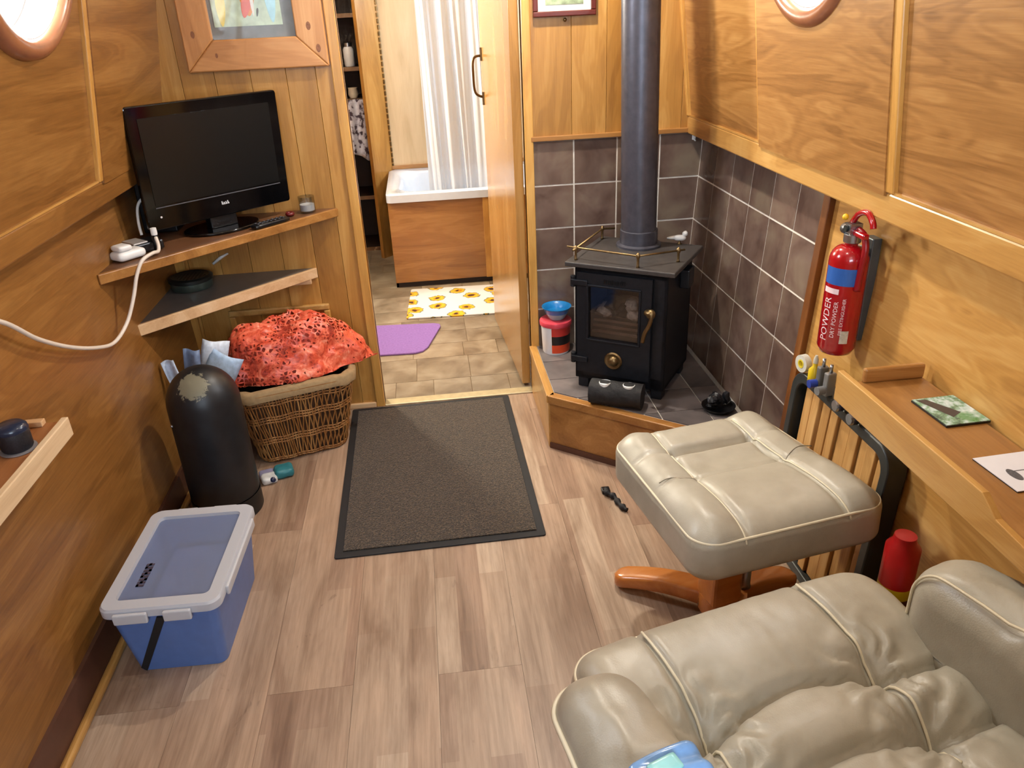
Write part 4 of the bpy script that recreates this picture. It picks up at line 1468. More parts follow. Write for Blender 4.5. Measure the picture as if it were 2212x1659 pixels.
cane = MB()
rk = random.Random(2)
NS = 128
for i in range(NS):
    s = i / NS
    o0, o1, om = bring(0.0, 0.002), bring(1.0, 0.002), bring(0.5, 0.004)
    ph = i % 2
    pts = []
    for t in [k / 12 for k in range(13)]:
        off = 0.0025 + 0.0028 * math.sin(t * math.pi * 6 + ph * math.pi)
        x_, y_ = along(bring(t, off), s + 0.0018 * math.sin(t * 9 + i))
        pts.append((x_, y_, 0.004 + t * (BH - 0.03)))
    cane.tube(pts, 0.0027 + rk.uniform(-0.0004, 0.0004), 5)
cane.build('cane_stakes', wick_m, bkt, True)['kind'] = 'stuff'
weave = MB()
for t in (0.02, 0.05, 0.30, 0.34, 0.38, 0.62, 0.66, 0.70, 0.88, 0.92):
    o_ = bring(t, 0.0045)
    npt = 110
    weave.tube([(*along(bring(t, 0.003 + 0.004 * math.sin(k * math.pi)), k / npt), 0.004 + t * (BH - 0.03) + 0.002 * math.sin(k * 0.7)) for k in range(npt)], 0.0028, 5, True)
weave.build('cane_weavers', wick_m, bkt, True)['kind'] = 'stuff'
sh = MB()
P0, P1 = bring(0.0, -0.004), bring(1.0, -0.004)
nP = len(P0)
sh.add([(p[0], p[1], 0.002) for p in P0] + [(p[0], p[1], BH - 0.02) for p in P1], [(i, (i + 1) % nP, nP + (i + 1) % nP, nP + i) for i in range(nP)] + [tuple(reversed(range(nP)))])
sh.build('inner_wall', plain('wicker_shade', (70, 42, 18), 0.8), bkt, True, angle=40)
rim = MB()
npt = 90
rim.tube([(*along(bring(1.0, 0.004), k / npt), BH - 0.014) for k in range(npt)], 0.0085, 8, True)
rim.build('rim', wick_m, bkt, True)
lin_ = MB()
Pa, Pb, Pc, Pd = bring(1.0, -0.010), bring(1.0, -0.002), bring(1.02, 0.012), bring(0.95, 0.0125)
rows_ = [(Pa, BH - 0.06), (Pa, BH - 0.004), (Pb, BH + 0.004), (Pc, BH - 0.004), (Pd, BH - 0.036)]
vv = []
for P_, z in rows_:
    vv += [(p[0], p[1], z + 0.003 * math.sin(i * 1.9)) for i, p in enumerate(P_)]
lin_.add(vv, [(r_ * nP + i, r_ * nP + (i + 1) % nP, (r_ + 1) * nP + (i + 1) % nP, (r_ + 1) * nP + i) for r_ in range(4) for i in range(nP)])
lin_.build('cloth_lining', linen, bkt, True)

ns = thing('net_sack', 'bulging orange net sack of kindling heaped in the wicker basket', 'sack', (-0.505, 2.43, 0.275), BA)


def sackf(u, v, grow=1.0, seed=0.0):
    th, ph = 2 * math.pi * u, math.pi * v
    d = Vector((math.sin(ph) * math.cos(th), math.sin(ph) * math.sin(th), math.cos(ph)))
    k = 1 + 0.16 * noise.noise(d * 1.6 + Vector((4.2, seed, 1.1))) + 0.10 * noise.noise(d * 4.0 + Vector((1, 7, seed))) + 0.06 * (0.5 - abs(noise.noise(d * 7 + Vector((seed, 3, 2))))) + 0.03 * (0.5 - abs(noise.noise(d * 16 + Vector((2, seed, 5)))))
    sz = 0.185 if d.z > 0 else 0.05
    p = Vector((d.x * 0.222 * k, d.y * 0.128 * k, d.z * sz * k)) * grow
    p.x += -0.018 * max(d.z, 0)
    # slack neck of the sack lolling to the right
    tail = max(0, d.x - 0.72) / 0.28
    p += Vector((0.035, -0.02, -0.005)) * tail
    # sharp pleats
    p.z += 0.008 * abs(math.sin(th * 3 + ph * 5)) * max(d.z, 0)
    p.z = max(p.z, 0.016 - 0.001 * abs(p.x))
    return p


MB().grid(lambda u, v: sackf(u, v), 180, 100, True).build('netting', net_m, ns, True)
sk = random.Random(6)
for i in range(14):
    lgx, lgy, lgz = sk.uniform(-0.10, 0.11), sk.uniform(-0.05, 0.05), sk.uniform(0.03, 0.11)
    M = Matrix.Translation((lgx, lgy, lgz)) @ Matrix.Rotation(sk.uniform(0, 3.1), 4, 'Z') @ Matrix.Rotation(sk.uniform(-0.5, 0.5), 4, 'Y')
    MB().box(-0.06, 0.06, -0.014, 0.014, -0.012, 0.012, M).build('kindling_stick', palewood if i % 3 else plain('bark_brown', (120, 84, 62), 0.8), ns, bevel=0.002)
MB().grid(lambda u, v: sackf(u, v, 0.93, 0.0), 40, 24, True).build('inner_layer', plain('net_inner', (176, 62, 40), 0.7, var=0.5, scale=30), ns, True)

pb = thing('blue_paper_pack', 'pale blue printed paper pack between the canister and the basket', 'pack', (-0.762, 2.255, 0), R(8))
MB().rbox(0.11, 0.09, 0.34, 0.012, 8, lambda p: p + Vector((0.006 * noise.noise(p * 30), 0.006 * noise.noise(p * 25 + Vector((3, 1, 2))), 0)), Matrix.Translation((0, 0, 0.172))).build('pack_body', plain('pack_blue_white', (176, 192, 214), 0.5, var=0.35, scale=26), pb, True)
for k, (x_, y_, w_, h_, ry, mt_) in enumerate(((-0.052, -0.02, 0.04, 0.09, -0.25, (190, 204, 226)), (-0.012, -0.01, 0.05, 0.11, 0.1, (108, 126, 158)), (0.055, 0.0, 0.10, 0.085, 0.55, (168, 194, 224)), (0.035, 0.025, 0.08, 0.12, 0.3, (206, 216, 230)))):
    M = Matrix.Translation((x_, y_, 0.335)) @ Matrix.Rotation(ry, 4, 'Y')

    def fl_(u, v, w_=w_, h_=h_, k=k):
        return Vector(((u - 0.5) * w_, 0.012 * math.sin(u * 5 + k) + 0.02 * v * v, h_ * v))
    q = MB()
    q.grid(fl_, 8, 6)
    q.v = [tuple(M @ Vector(p)) for p in q.v]
    o = q.build('torn_flap', plain('flap_%d' % k, mt_, 0.5, var=0.2, scale=60), pb, True)
    md = o.modifiers.new('thick', 'SOLIDIFY')
    md.thickness = 0.002

tp = thing('teal_pack', 'small teal and white crumpled pack on the floor before the basket', 'pack', (-0.575, 2.195, 0), R(18))
MB().rbox(0.062, 0.055, 0.032, 0.013, 8, lambda p: p + Vector((0, 0, 0.004 * noise.noise(p * 60))), Matrix.Translation((0.028, 0.006, 0.0165))).build('teal_body', plain('teal', (44, 116, 124), 0.45), tp, True)
MB().rbox(0.050, 0.046, 0.024, 0.010, 8, lambda p: p + Vector((0, 0, 0.003 * noise.noise(p * 70))), Matrix.Translation((-0.022, -0.012, 0.0125))).build('white_body', plain('pack_white', (206, 206, 204), 0.45, var=0.15, scale=50), tp, True)
MB().rbox(0.05, 0.04, 0.02, 0.008, 6, None, Matrix.Translation((-0.024, 0.022, 0.0105))).build('lilac_body', plain('pack_lilac', (140, 136, 164), 0.5), tp, True)
MB().lathe([(0.0001, 0.0), (0.009, 0.0), (0.008, 0.002), (0.0001, 0.0025)], 18, Matrix.Translation((-0.012, -0.0335, 0.017)) @ Matrix.Rotation(R(62), 4, 'X')).build('dark_spot', plain('navy', (24, 32, 66), 0.4), tp, True)

# ------------------------------------------------------------------ blue storage box
sb_ = thing('storage_box', 'blue plastic storage box with a frosted clip-on lid by the left wall', 'storage box', (-0.660, 1.560, 0), R(-2.0))
BZ = 0.196


def taper_ring(z, off=0.0):
    t = z / BZ
    return rrect(0.202 + 0.040 * t + off * 2, 0.315 + 0.045 * t + off * 2, 0.022)


lv = [(0.001, 0), (0.18, 0), (0.181, 0.006), (BZ, 0.006), (BZ, 0.0), (0.012, -0.004)]
vv, nR = [], len(taper_ring(0))
for z, off in lv:
    vv += [(p[0], p[1], z) for p in taper_ring(z, off)]
q = MB()
q.add(vv, [(r_ * nR + i, r_ * nR + (i + 1) % nR, (r_ + 1) * nR + (i + 1) % nR, (r_ + 1) * nR + i) for r_ in range(len(lv) - 1) for i in range(nR)] + [tuple(reversed(range(nR))), tuple((len(lv) - 1) * nR + i for i in range(nR))])
bxo = q.build('box_body', blue_box_m, sb_, True, angle=35)
LZ = BZ + 0.002
lidr = MB()
O, I = rrect(0.262, 0.378, 0.028), rrect(0.204, 0.312, 0.014)
lid = thing  # keep name free
vv = [(p[0], p[1], LZ - 0.012) for p in O] + [(p[0], p[1], LZ + 0.006) for p in O] + [(p[0] * 0.975, p[1] * 0.98, LZ + 0.011) for p in O] + [(p[0], p[1], LZ + 0.011) for p in I] + [(p[0] * 0.99, p[1] * 0.99, LZ + 0.002) for p in I]
lidr.add(vv, [(r_ * nR + i, r_ * nR + (i + 1) % nR, (r_ + 1) * nR + (i + 1) % nR, (r_ + 1) * nR + i) for r_ in range(4) for i in range(nR)])
lo_ = lidr.build('lid', lid_rim_m, sb_, True, angle=35)
MB().add([(p[0] * 0.99, p[1] * 0.99, LZ + 0.003) for p in I], [tuple(range(nR))]).build('lid_panel', lid_m, lo_)
for a_, b_, y0, y1 in ((-0.095, -0.022, -0.200, -0.190), (0.012, 0.072, -0.200, -0.190), (-0.072, -0.02, 0.190, 0.200), (0.02, 0.08, 0.190, 0.200)):
    MB().box(a_, b_, y0, y1, LZ - 0.022, LZ + 0.004).build('clip', lid_rim_m, lo_, bevel=0.003)
MB().box(0.130, 0.138, -0.13, 0.13, LZ - 0.020, LZ + 0.004).build('clip', lid_rim_m, lo_, bevel=0.003)
# dark moulded name, now illegible, pressed into the lid
bg_ = MB()
yy = -0.105
for k in range(8):
    bg_.box(-0.076, -0.058, yy, yy + 0.0070, LZ + 0.0035, LZ + 0.0045)
    bg_.box(-0.076 + 0.006 * (k % 3), -0.070 + 0.006 * (k % 3), yy, yy + 0.009, LZ + 0.0035, LZ + 0.0045)
    yy += 0.0105
bg_.build('lid_lettering', plain('lid_ink', (70, 62, 76), 0.5), lo_)
hs_ = MB()
hs_.add([(-0.090, -0.1625, 0.014), (-0.078, -0.1635, 0.004), (0.008, -0.183, 0.172), (-0.010, -0.183, 0.176)], [(0, 1, 2, 3)])
o = hs_.build('strap', black_r, sb_)
md = o.modifiers.new('thick', 'SOLIDIFY')
md.thickness = 0.006
md.offset = -1
MB().box(-0.072, 0.064, -0.120, 0.130, 0.016, 0.13).build('contents', plain('box_contents', (62, 84, 140), 0.7, var=0.3, scale=14), sb_)

# ------------------------------------------------------------------ fire extinguisher
ex = thing('fire_extinguisher', 'red fire extinguisher with a blue band on the right wall', 'extinguisher', (0.886, 1.512, 0.612))
er = 0.041
pr = [(0.0001, 0.004), (0.024, 0.0), (0.034, 0.004), (er, 0.018), (er, 0.215)]
for i in range(1, 9):
    a_ = R(90 * i / 8)
    pr.append((0.013 + (er - 0.013) * math.cos(a_), 0.215 + 0.034 * math.sin(a_)))
pr += [(0.013, 0.258), (0.0001, 0.258)]
MB().lathe(pr, 48).build('cylinder', red_paint, ex, True, angle=50)
MB().lathe([(0.016, 0.254), (0.018, 0.256), (0.018, 0.272), (0.012, 0.276), (0.0001, 0.276)], 24).build('neck_ring', steel, ex, True, angle=40)
vb = MB()
vb.box(-0.013, 0.013, -0.011, 0.011, 0.272, 0.296)
vb.lathe([(0.0001, 0), (0.012, 0), (0.012, 0.012), (0.009, 0.016), (0.0001, 0.016)], 20, Matrix.Translation((-0.006, 0.012, 0.280)) @ Matrix.Rotation(R(-90), 4, 'X'))
vb.build('valve', steel, ex, True, angle=40)
# gauge, safety pin, levers
MB().lathe([(0.0001, 0), (0.007, 0), (0.007, 0.004), (0.0001, 0.004)], 16, Matrix.Translation((-0.014, 0.004, 0.284)) @ Matrix.Rotation(R(-90), 4, 'Y')).build('gauge', plain('gauge_face', (40, 44, 42), 0.4), ex, True, angle=40)
MB().lathe([(0.0001, -0.007), (0.005, -0.005), (0.007, 0), (0.005, 0.005), (0.0001, 0.007)], 14, Matrix.Translation((-0.010, 0.022, 0.304))).build('safety_tag', plain('tag_yellow', (236, 190, 40), 0.4), ex, True)
lev = MB()
lev.tube(smooth_path([(0.0, 0.008, 0.296), (0.0, -0.012, 0.318), (0.002, -0.040, 0.326), (0.002, -0.062, 0.312), (0.002, -0.068, 0.300)], 5), 0.0065, 8)
lev.build('lever', red_paint, ex, True)
lev = MB()
lev.box(-0.007, 0.007, -0.052, -0.008, 0.272, 0.284, None)
lev.build('carry_handle', red_paint, ex, bevel=0.003)
MB().tube(smooth_path([(0.004, -0.012, 0.284), (0.006, -0.034, 0.276), (0.006, -0.046, 0.250), (0.004, -0.0455, 0.21), (0.002, -0.0450, 0.16)], 6), [0.007] * 24 + [0.0075], 10).build('hose', plain('hose_red', (140, 10, 20), 0.35), ex, True)
brk = MB()
brk.box(er - 0.004, 0.058, -0.018, 0.018, 0.03, 0.262)
brk.build('wall_bracket', gunmetal, ex, bevel=0.002)
# blue band and printed lettering wrapped on the cylinder
c0 = math.atan2(-1.512, -0.886)    # the side that faces the room


def wrap(vs_, fs, za, ac, rr_, turn=True):
    """Lay flat lettering on the cylinder; turn: the lines run up the body."""
    out = []
    for v in vs_:
        a_, z_ = (-v.y / rr_, v.x) if turn else (v.x / rr_, v.y)
        out.append(Vector((rr_ * math.cos(ac + a_), rr_ * math.sin(ac + a_), za + z_)))
    return out, fs


MB().lathe([(er + 0.0006, 0.168), (er + 0.0006, 0.206)], 24, None, False, False, c0 - 1.25, c0 + 0.55).build('blue_band', blue_lab, ex, True)
ink = MB()
for s, size, za, ac in (('POWDER', 0.024, 0.088, c0 - 0.75), ('DRY POWDER', 0.013, 0.09, c0 - 0.28), ('FIRE EXTINGUISHER', 0.0095, 0.098, c0 + 0.10)):
    vs_, fs = text_verts(s, size)
    vs_, fs = wrap(vs_, fs, za, ac, er + 0.0009)
    ink.add(vs_, fs)
ink.build('lettering', white_ink, ex)
MB().lathe([(er + 0.0008, 0.036), (er + 0.0008, 0.066)], 8, None, False, False, c0 + 0.12, c0 + 0.55).build('barcode_label', plain('label_grey', (196, 190, 176), 0.5, var=0.25, scale=160), ex, True)
MB().lathe([(er + 0.0008, 0.148), (er + 0.0008, 0.160)], 12, None, False, False, c0 - 1.15, c0 - 0.25).build('white_band', white_ink, ex, True)

# ------------------------------------------------------------------ slatted rack against the right wall
rkx = 0.884
ra_ = thing('slatted_rack', 'grey framed rack of upright wooden slats standing against the right wall', 'rack', (0.870, 1.448, 0))
ra_.rotation_euler.y = R(3.4)
RW, RH = 0.44, 0.505
outl = rrect(RW, RH, 0.055, 8)
inn = rrect(RW - 0.050, RH - 0.050, 0.038, 8)
nO = len(outl)
vv = []
for o_, xx in ((outl, -0.022), (outl, 0.022), (inn, 0.022), (inn, -0.022)):
    vv += [(xx, p[0], p[1] + RH / 2 + 0.001) for p in o_]
q = MB()
q.add(vv, [(r_ * nO + i, r_ * nO + (i + 1) % nO, ((r_ + 1) % 4) * nO + (i + 1) % nO, ((r_ + 1) % 4) * nO + i) for r_ in range(4) for i in range(nO)])
q.build('frame', plain('rack_grey', (58, 62, 62), 0.4, 0.3), ra_, True, bevel=0.003, angle=35)
y = -0.188
rs = random.Random(9)
for k, wv in enumerate((0.022, 0.034, 0.030, 0.034, 0.044, 0.030, 0.034, 0.032, 0.034, 0.030)):
    dp = rs.uniform(-0.004, 0.008)
    hz = 0.477 - (0.012 if k in (0, 9) else 0)
    if y + wv > 0.194:
        break
    MB().box(-0.014 + dp, 0.010 + dp, y, y + wv, 0.028, hz).build('slat', slatwood, ra_, bevel=0.002)
    y += wv + rs.choice((0.004, 0.009, 0.012))
MB().box(0.012, 0.020, -0.2, 0.2, 0.03, 0.475).build('back_board', plain('rack_dark', (18, 14, 10), 0.7), ra_)
RT = 0.5062
# things lying on the rack
t1 = thing('tape_roll', 'yellow-centred roll of tape standing on the rack nearest the tiles', 'tape', (rkx - 0.004, 1.632, RT), R(10))
MB().lathe([(0.011, -0.008), (0.022, -0.008), (0.022, 0.008), (0.011, 0.008), (0.011, -0.008)], 28, Matrix.Translation((0, 0, 0.0222)) @ Matrix.Rotation(R(90), 4, 'Y'), False, False).build('tape', plain('tape_white', (206, 208, 200), 0.4), t1, True, angle=40)
MB().lathe([(0.008, -0.0088), (0.0108, -0.0088), (0.0108, 0.0088), (0.008, 0.0088), (0.008, -0.0088)], 24, Matrix.Translation((0, 0, 0.0222)) @ Matrix.Rotation(R(90), 4, 'Y'), False, False).build('tape_core', plain('tape_yellow', (222, 206, 60), 0.4), t1, True, angle=40)
tools = [('glue_bottle', 'small yellow glue bottle on the rack under the extinguisher', 'bottle', 1.572, (214, 186, 30), (200, 196, 180)),
         ('blue_clamp', 'blue-tipped grey clamp on the rack', 'clamp', 1.535, (40, 66, 160), (128, 130, 132)),
         ('grey_clamp', 'long grey clamp handle on the rack in front of the shelf end', 'clamp', 1.500, (120, 122, 124), (150, 152, 154)),
         ('steel_torch', 'steel torch lying on the rack between the clamps', 'torch', 1.425, (28, 34, 60), (170, 176, 184)),
         ('black_torch', 'dark torch nearest the rounded end of the rack', 'torch', 1.362, (26, 30, 44), (150, 156, 166))]
for nm_, lb, ct, yy, ca, cb in tools:
    t = thing(nm_, lb, ct, (rkx - 0.006, yy, RT), R(random.uniform(-10, 10)))
    if ct == 'bottle':
        MB().lathe([(0.0001, 0), (0.013, 0), (0.014, 0.003), (0.014, 0.032), (0.006, 0.042), (0.005, 0.05)], 20).build('bottle_body', plain(nm_ + '_a', ca, 0.35), t, True, angle=40)
        MB().lathe([(0.006, 0.0502), (0.006, 0.060), (0.003, 0.070), (0.0001, 0.070)], 14).build('nozzle', plain(nm_ + '_b', cb, 0.4), t, True, angle=40)
    elif ct == 'clamp':
        MB().box(-0.012, 0.012, -0.008, 0.008, 0.0005, 0.058).build('jaw', plain(nm_ + '_b', cb, 0.35, 0.5), t, bevel=0.003)
        MB().lathe([(0.0001, 0), (0.010, 0), (0.010, 0.018), (0.0001, 0.018)], 16, Matrix.Translation((-0.013, 0, 0.016)) @ Matrix.Rotation(R(-90), 4, 'Y')).build('tip', plain(nm_ + '_a', ca, 0.35), t, True, angle=40)
        MB().tube([(0, 0, 0.058), (0, 0, 0.078)], 0.004, 8).build('screw', steel, t, True)
    else:
        Mh = Matrix.Translation((-0.024, 0, 0.0135)) @ Matrix.Rotation(R(90), 4, 'Y')
        MB().lathe([(0.0001, 0), (0.012, 0), (0.013, 0.003), (0.013, 0.016), (0.010, 0.022), (0.010, 0.046), (0.0001, 0.046)], 20, Mh).build('torch_body', plain(nm_ + '_b', cb, 0.25, 0.8), t, True, angle=40)
        MB().lathe([(0.0128, 0.017), (0.0135, 0.0172), (0.0135, 0.006), (0.0128, 0.0058)], 20, Mh, False, False).build('grip_ring', plain(nm_ + '_a', ca, 0.4), t, True)

# can and dark box standing on the floor at the wall
sc_ = thing('spray_can', 'red and yellow can on the floor behind the footstool', 'can', (0.846, 1.098, 0))
MB().lathe([(0.0001, 0), (0.031, 0), (0.032, 0.004), (0.032, 0.30)], 32, None, True, False).build('yellow_label', plain('can_yellow', (206, 180, 24), 0.35, var=0.05), sc_, True, angle=40)
MB().lathe([(0.032, 0.30), (0.032, 0.385), (0.022, 0.398), (0.020, 0.412), (0.0001, 0.414)], 32, None, False).build('red_top', plain('can_red', (176, 20, 22), 0.35, var=0.05), sc_, True, angle=40)
for zc, hh in ((0.175, 0.035), (0.262, 0.014)):
    MB().lathe([(0.0326, zc), (0.0326, zc + hh)], 12, None, False, False, R(-150), R(-70)).build('label_patch', plain('can_dark', (86, 40, 24), 0.4), sc_, True)
db = MB().box(-0.035, 0.035, -0.03, 0.03, 0, 0.27).build('dark_carton', plain('carton', (22, 16, 20), 0.4), None, bevel=0.003, loc=(0.815, 1.025, 0.0))
tag(db, 'black carton with dark red stripes beside the red and yellow can', 'carton')
for xx in (-0.02, 0.012):
    MB().box(xx - 0.004, xx + 0.004, -0.031, -0.0302, 0.03, 0.18).build('stripe', plain('stripe_red', (110, 18, 34), 0.4), db)

# ------------------------------------------------------------------ shelves on the side walls
rs_ = thing('wall_tray_shelf', 'long pale wooden tray shelf with a lip along the right wall', 'shelf', (0.85, 0.85, 0.665))
xa, xb = 0.752 - 0.85, 0.925 - 0.85
ya, yb = 0.25 - 0.85, 1.262 - 0.85
MB().box(xa + 0.012, xb, ya, yb, -0.014, 0.0).build('board', wood('tray_board', (120, 78, 34), (160, 112, 58), (184, 136, 80), 'y', 0.45, 1.0, 0.4), rs_, bevel=0.001)
# lip dips in the middle of its length
tpz = [(yb, 0.028), (yb - 0.42, 0.028), (yb - 0.455, 0.006), (yb - 0.56, -0.002), (yb - 0.60, 0.026), (ya, 0.028)]
vv, n_ = [], len(tpz)
for xx in (xa, xa + 0.012):
    vv += [(xx, y_, z_) for y_, z_ in tpz] + [(xx, y_, -0.034) for y_, z_ in tpz]
q = MB()
fs = []
for i in range(n_ - 1):
    fs += [(i, i + 1, n_ + i + 1, n_ + i), (2 * n_ + i, 3 * n_ + i, 3 * n_ + i + 1, 2 * n_ + i + 1), (i, 2 * n_ + i, 2 * n_ + i + 1, i + 1), (n_ + i, n_ + i + 1, 3 * n_ + i + 1, 3 * n_ + i)]
fs += [(0, n_, 3 * n_, 2 * n_), (n_ - 1, 3 * n_ - 1, 4 * n_ - 1, 2 * n_ - 1)]
q.add(vv, fs)
q.build('lip', oak_trim, rs_, bevel=0.0015)
MB().box(xa + 0.05, xb, yb - 0.012, yb, 0.0, 0.030).build('end_stop', oak_x, rs_, bevel=0.004)
MB().box(xb - 0.03, xb, yb - 0.30, yb - 0.28, -0.08, -0.0145).box(xa + 0.02, xb, yb - 0.30, yb - 0.28, -0.03, -0.0145).build('bracket', palewood, rs_)

co = thing('picture_coaster', 'glossy coaster with a green garden picture on the tray shelf', 'coaster', (0.889, 1.115, 0.6652), R(2))
MB().box(-0.042, 0.042, -0.050, 0.050, 0.0, 0.004).build('board', black_p, co, bevel=0.001)


def garden():
    mt, nt, b, o = new_mat('garden_print')
    f = noise_tex(nt, coords(nt), 38, 5, 0.7)
    g = noise_tex(nt, coords(nt), 16, 3)
    c = ramp(nt, f, [(0.35, lin((70, 96, 84))), (0.46, lin((120, 160, 130))), (0.54, lin((180, 206, 206))), (0.7, lin((226, 238, 242)))])
    c = mixc(nt, ramp(nt, g, [(0.54, (0, 0, 0, 1)), (0.64, (0.8, 0.8, 0.8, 1))]), c, lin((70, 140, 60)))
    nt.links.new(c, b.inputs['Base Color'])
    b.inputs['Roughness'].default_value = 0.12
    return mt


MB().box(-0.041, 0.041, -0.049, 0.049, 0.0041, 0.0052).build('picture', garden(), co)
MB().add([(-0.036, 0.044, 0.0054), (-0.018, 0.044, 0.0054), (0.012, -0.012, 0.0054), (-0.012, -0.026, 0.0054)], [(3, 2, 1, 0)]).build('dark_figure', plain('print_dark', (48, 44, 52), 0.2, var=0.3, scale=90), co)
wc = thing('white_card', 'white printed card on the near part of the tray shelf', 'card', (0.876, 0.918, 0.6652), R(3))
MB().box(-0.046, 0.046, -0.048, 0.048, 0.0, 0.0016).build('board', black_p, wc)
MB().box(-0.046, 0.046, -0.048, 0.048, 0.0017, 0.003).build('card_face', plain('card_white', (226, 228, 238), 0.3, var=0.02), wc)
MB().prism([(-0.018 + 0.008 * math.cos(a_ / 20 * 6.283), -0.008 + 0.016 * math.sin(a_ / 20 * 6.283)) for a_ in range(20)], 0.0031, 0.0034).build('emblem', plain('ink_grey', (86, 88, 96), 0.5, var=0.4, scale=300), wc)
MB().box(-0.012, 0.034, 0.0, 0.0018, 0.0031, 0.0034).box(0.034, 0.036, -0.01, 0.006, 0.0031, 0.0034).build('line_mark', plain('ink_grey2', (110, 112, 120), 0.5), wc)

lsf = thing('left_wall_shelf', 'pale edged wooden shelf low on the left wall', 'shelf', (-0.83, 1.2, 0.612))
MB().box(-0.040, 0.032, -0.55, 0.305, -0.016, 0.0).build('board', wood('left_shelf_board', (118, 68, 34), (156, 100, 56), (178, 124, 76), 'y', 0.45, 1.0, 0.3), lsf)
MB().box(0.032, 0.046, -0.55, 0.305, -0.032, 0.010).build('lip', palewood, lsf, bevel=0.002)
MB().box(-0.040, 0.0, 0.286, 0.305, 0.0, 0.012).build('end_stop', palewood_x, lsf, bevel=0.002)
sp = thing('black_speaker', 'round black speaker on a grey coaster on the left wall shelf', 'speaker', (-0.838, 1.398, 0.6122))
MB().lathe([(0.0001, 0), (0.032, 0), (0.033, 0.001), (0.033, 0.003), (0.0001, 0.0035)], 36).build('grey_coaster', plain('coaster_grey', (130, 126, 128), 0.4), sp, True, angle=40)
MB().lathe([(0.0001, 0.0038), (0.026, 0.004), (0.028, 0.008), (0.0285, 0.040), (0.026, 0.052), (0.0001, 0.054)], 36).build('speaker_body', plain('speaker_grille', (30, 30, 36), 0.5, var=0.5, scale=300), sp, True, angle=50)
MB().lathe([(0.0285, 0.042), (0.0292, 0.044), (0.0275, 0.052), (0.022, 0.057), (0.0001, 0.058)], 36, None, False).build('top_cap', plain('cap_blue_black', (34, 44, 66), 0.25), sp, True, angle=50)

# ------------------------------------------------------------------ footstool
FA = R(10)
fs_ = thing('footstool', 'pale leather footstool with a beech base before the hearth', 'footstool', (0.612, 1.362, 0), FA)
Mtop = Matrix.Translation((0, 0, 0.375)) @ Matrix.Rotation(R(-3), 4, 'X')
SW, SD, SH = 0.418, 0.465, 0.118


def g_(d, w_):
    return math.exp(-(d / w_) ** 2)


def stool_shape(p):
    x, y, z = p
    if z > 0:
        k = z / (SH / 2)
        dz = 0.0
        # two lengthwise seams and the sunk centre panel between them
        for sx in (-0.105, 0.105):
            dz -= 0.012 * g_(x - sx, 0.007)
        if abs(x) < 0.105:
            dz -= 0.020 * g_(y - 0.105, 0.010) + 0.005 * g_(y + 0.015, 0.005)
            dz -= 0.012 * g_(y - 0.04, 0.06)
        else:
            dz -= 0.006 * g_(y - 0.10, 0.007) + 0.005 * g_(y + 0.02, 0.006)
            dz += 0.010 * g_(abs(x) - 0.155, 0.035)
        dz += 0.010 * g_(y + 0.12, 0.08) + 0.006 * g_(y - 0.18, 0.04)
        dz += 0.002 * noise.noise(Vector((x * 22, y * 22, 1)))
        p = Vector((x, y, z + dz * k * k))
    # the front is a little wider than the far end
    return Vector((p.x * (1 - 0.10 * y / SD), p.y, p.z))


def to_stool(x, y, z):
    return Mtop @ stool_shape(Vector((x, y, z)))


MB().rbox(SW, SD, SH, 0.055, 64, stool_shape, Mtop, rz=0.034).build('cushion', leather_m, fs_, True)


def over_edge(x, sx, sd, sh, r_, rz_, y0, fn, M, n=44, lift=0.0006):
    """A seam line that runs over the top and down the near (-y) end of a cushion."""
    out = []
    for k in range(n):
        t = k / (n - 1)
        L = (y0 + sd / 2 - r_)
        tot = L + 0.075
        d_ = t * tot
        if d_ < L:
            p_ = Vector((x, y0 - d_, sh / 2))
            nn = Vector((0, 0, 1))
        else:
            a_ = min((d_ - L) / 0.075, 1) * R(80)
            p_ = Vector((x, -sd / 2 + r_ - r_ * math.sin(a_), sh / 2 - rz_ + rz_ * math.cos(a_)))
            nn = Vector((0, -math.sin(a_), math.cos(a_)))
        out.append(M @ (fn(p_) + nn * lift))
    return out


for sx in (-0.105, 0.105):
    MB().tube(over_edge(sx + (0.005 if sx > 0 else -0.005), SW, SD, SH, 0.055, 0.034, 0.19, stool_shape, Mtop), 0.0021, 6).build('seam_piping', piping_m, fs_, True)
    MB().tube([Mtop @ (stool_shape(Vector((sx * 1.05 + (abs(sx) / sx) * 0.08 * k / 12, (-0.02 if sx > 0 else -0.035) + 0.02 * math.sin(k / 6), SH / 2))) + Vector((0, 0, 0.0002))) for k in range(13)], 0.0011, 5).build('stitch_line', plain('stitch', (120, 112, 96), 0.6), fs_, True)
for zz in (0.040,):
    e_ = 0.055 * (1 - math.sqrt(max(0, 1 - ((zz - (SH / 2 - 0.034)) / 0.034) ** 2))) - 0.001
    o_ = rrect(SW - 2 * e_, SD - 2 * e_, 0.055 - e_ * 0.6, 10)
    MB().tube([Mtop @ Vector((p[0] * (1 - 0.10 * p[1] / SD), p[1], zz)) for p in o_], 0.0030, 6, True).build('edge_piping', piping_m, fs_, True)
MB().box(-0.12, 0.12, -0.13, 0.13, 0.296, 0.312).build('seat_frame', gunmetal, fs_, bevel=0.003)
MB().lathe([(0.016, 0.08), (0.014, 0.09), (0.014, 0.296)], 16, Matrix.Translation((0.055, 0.0, 0))).build('column', steel, fs_, True)


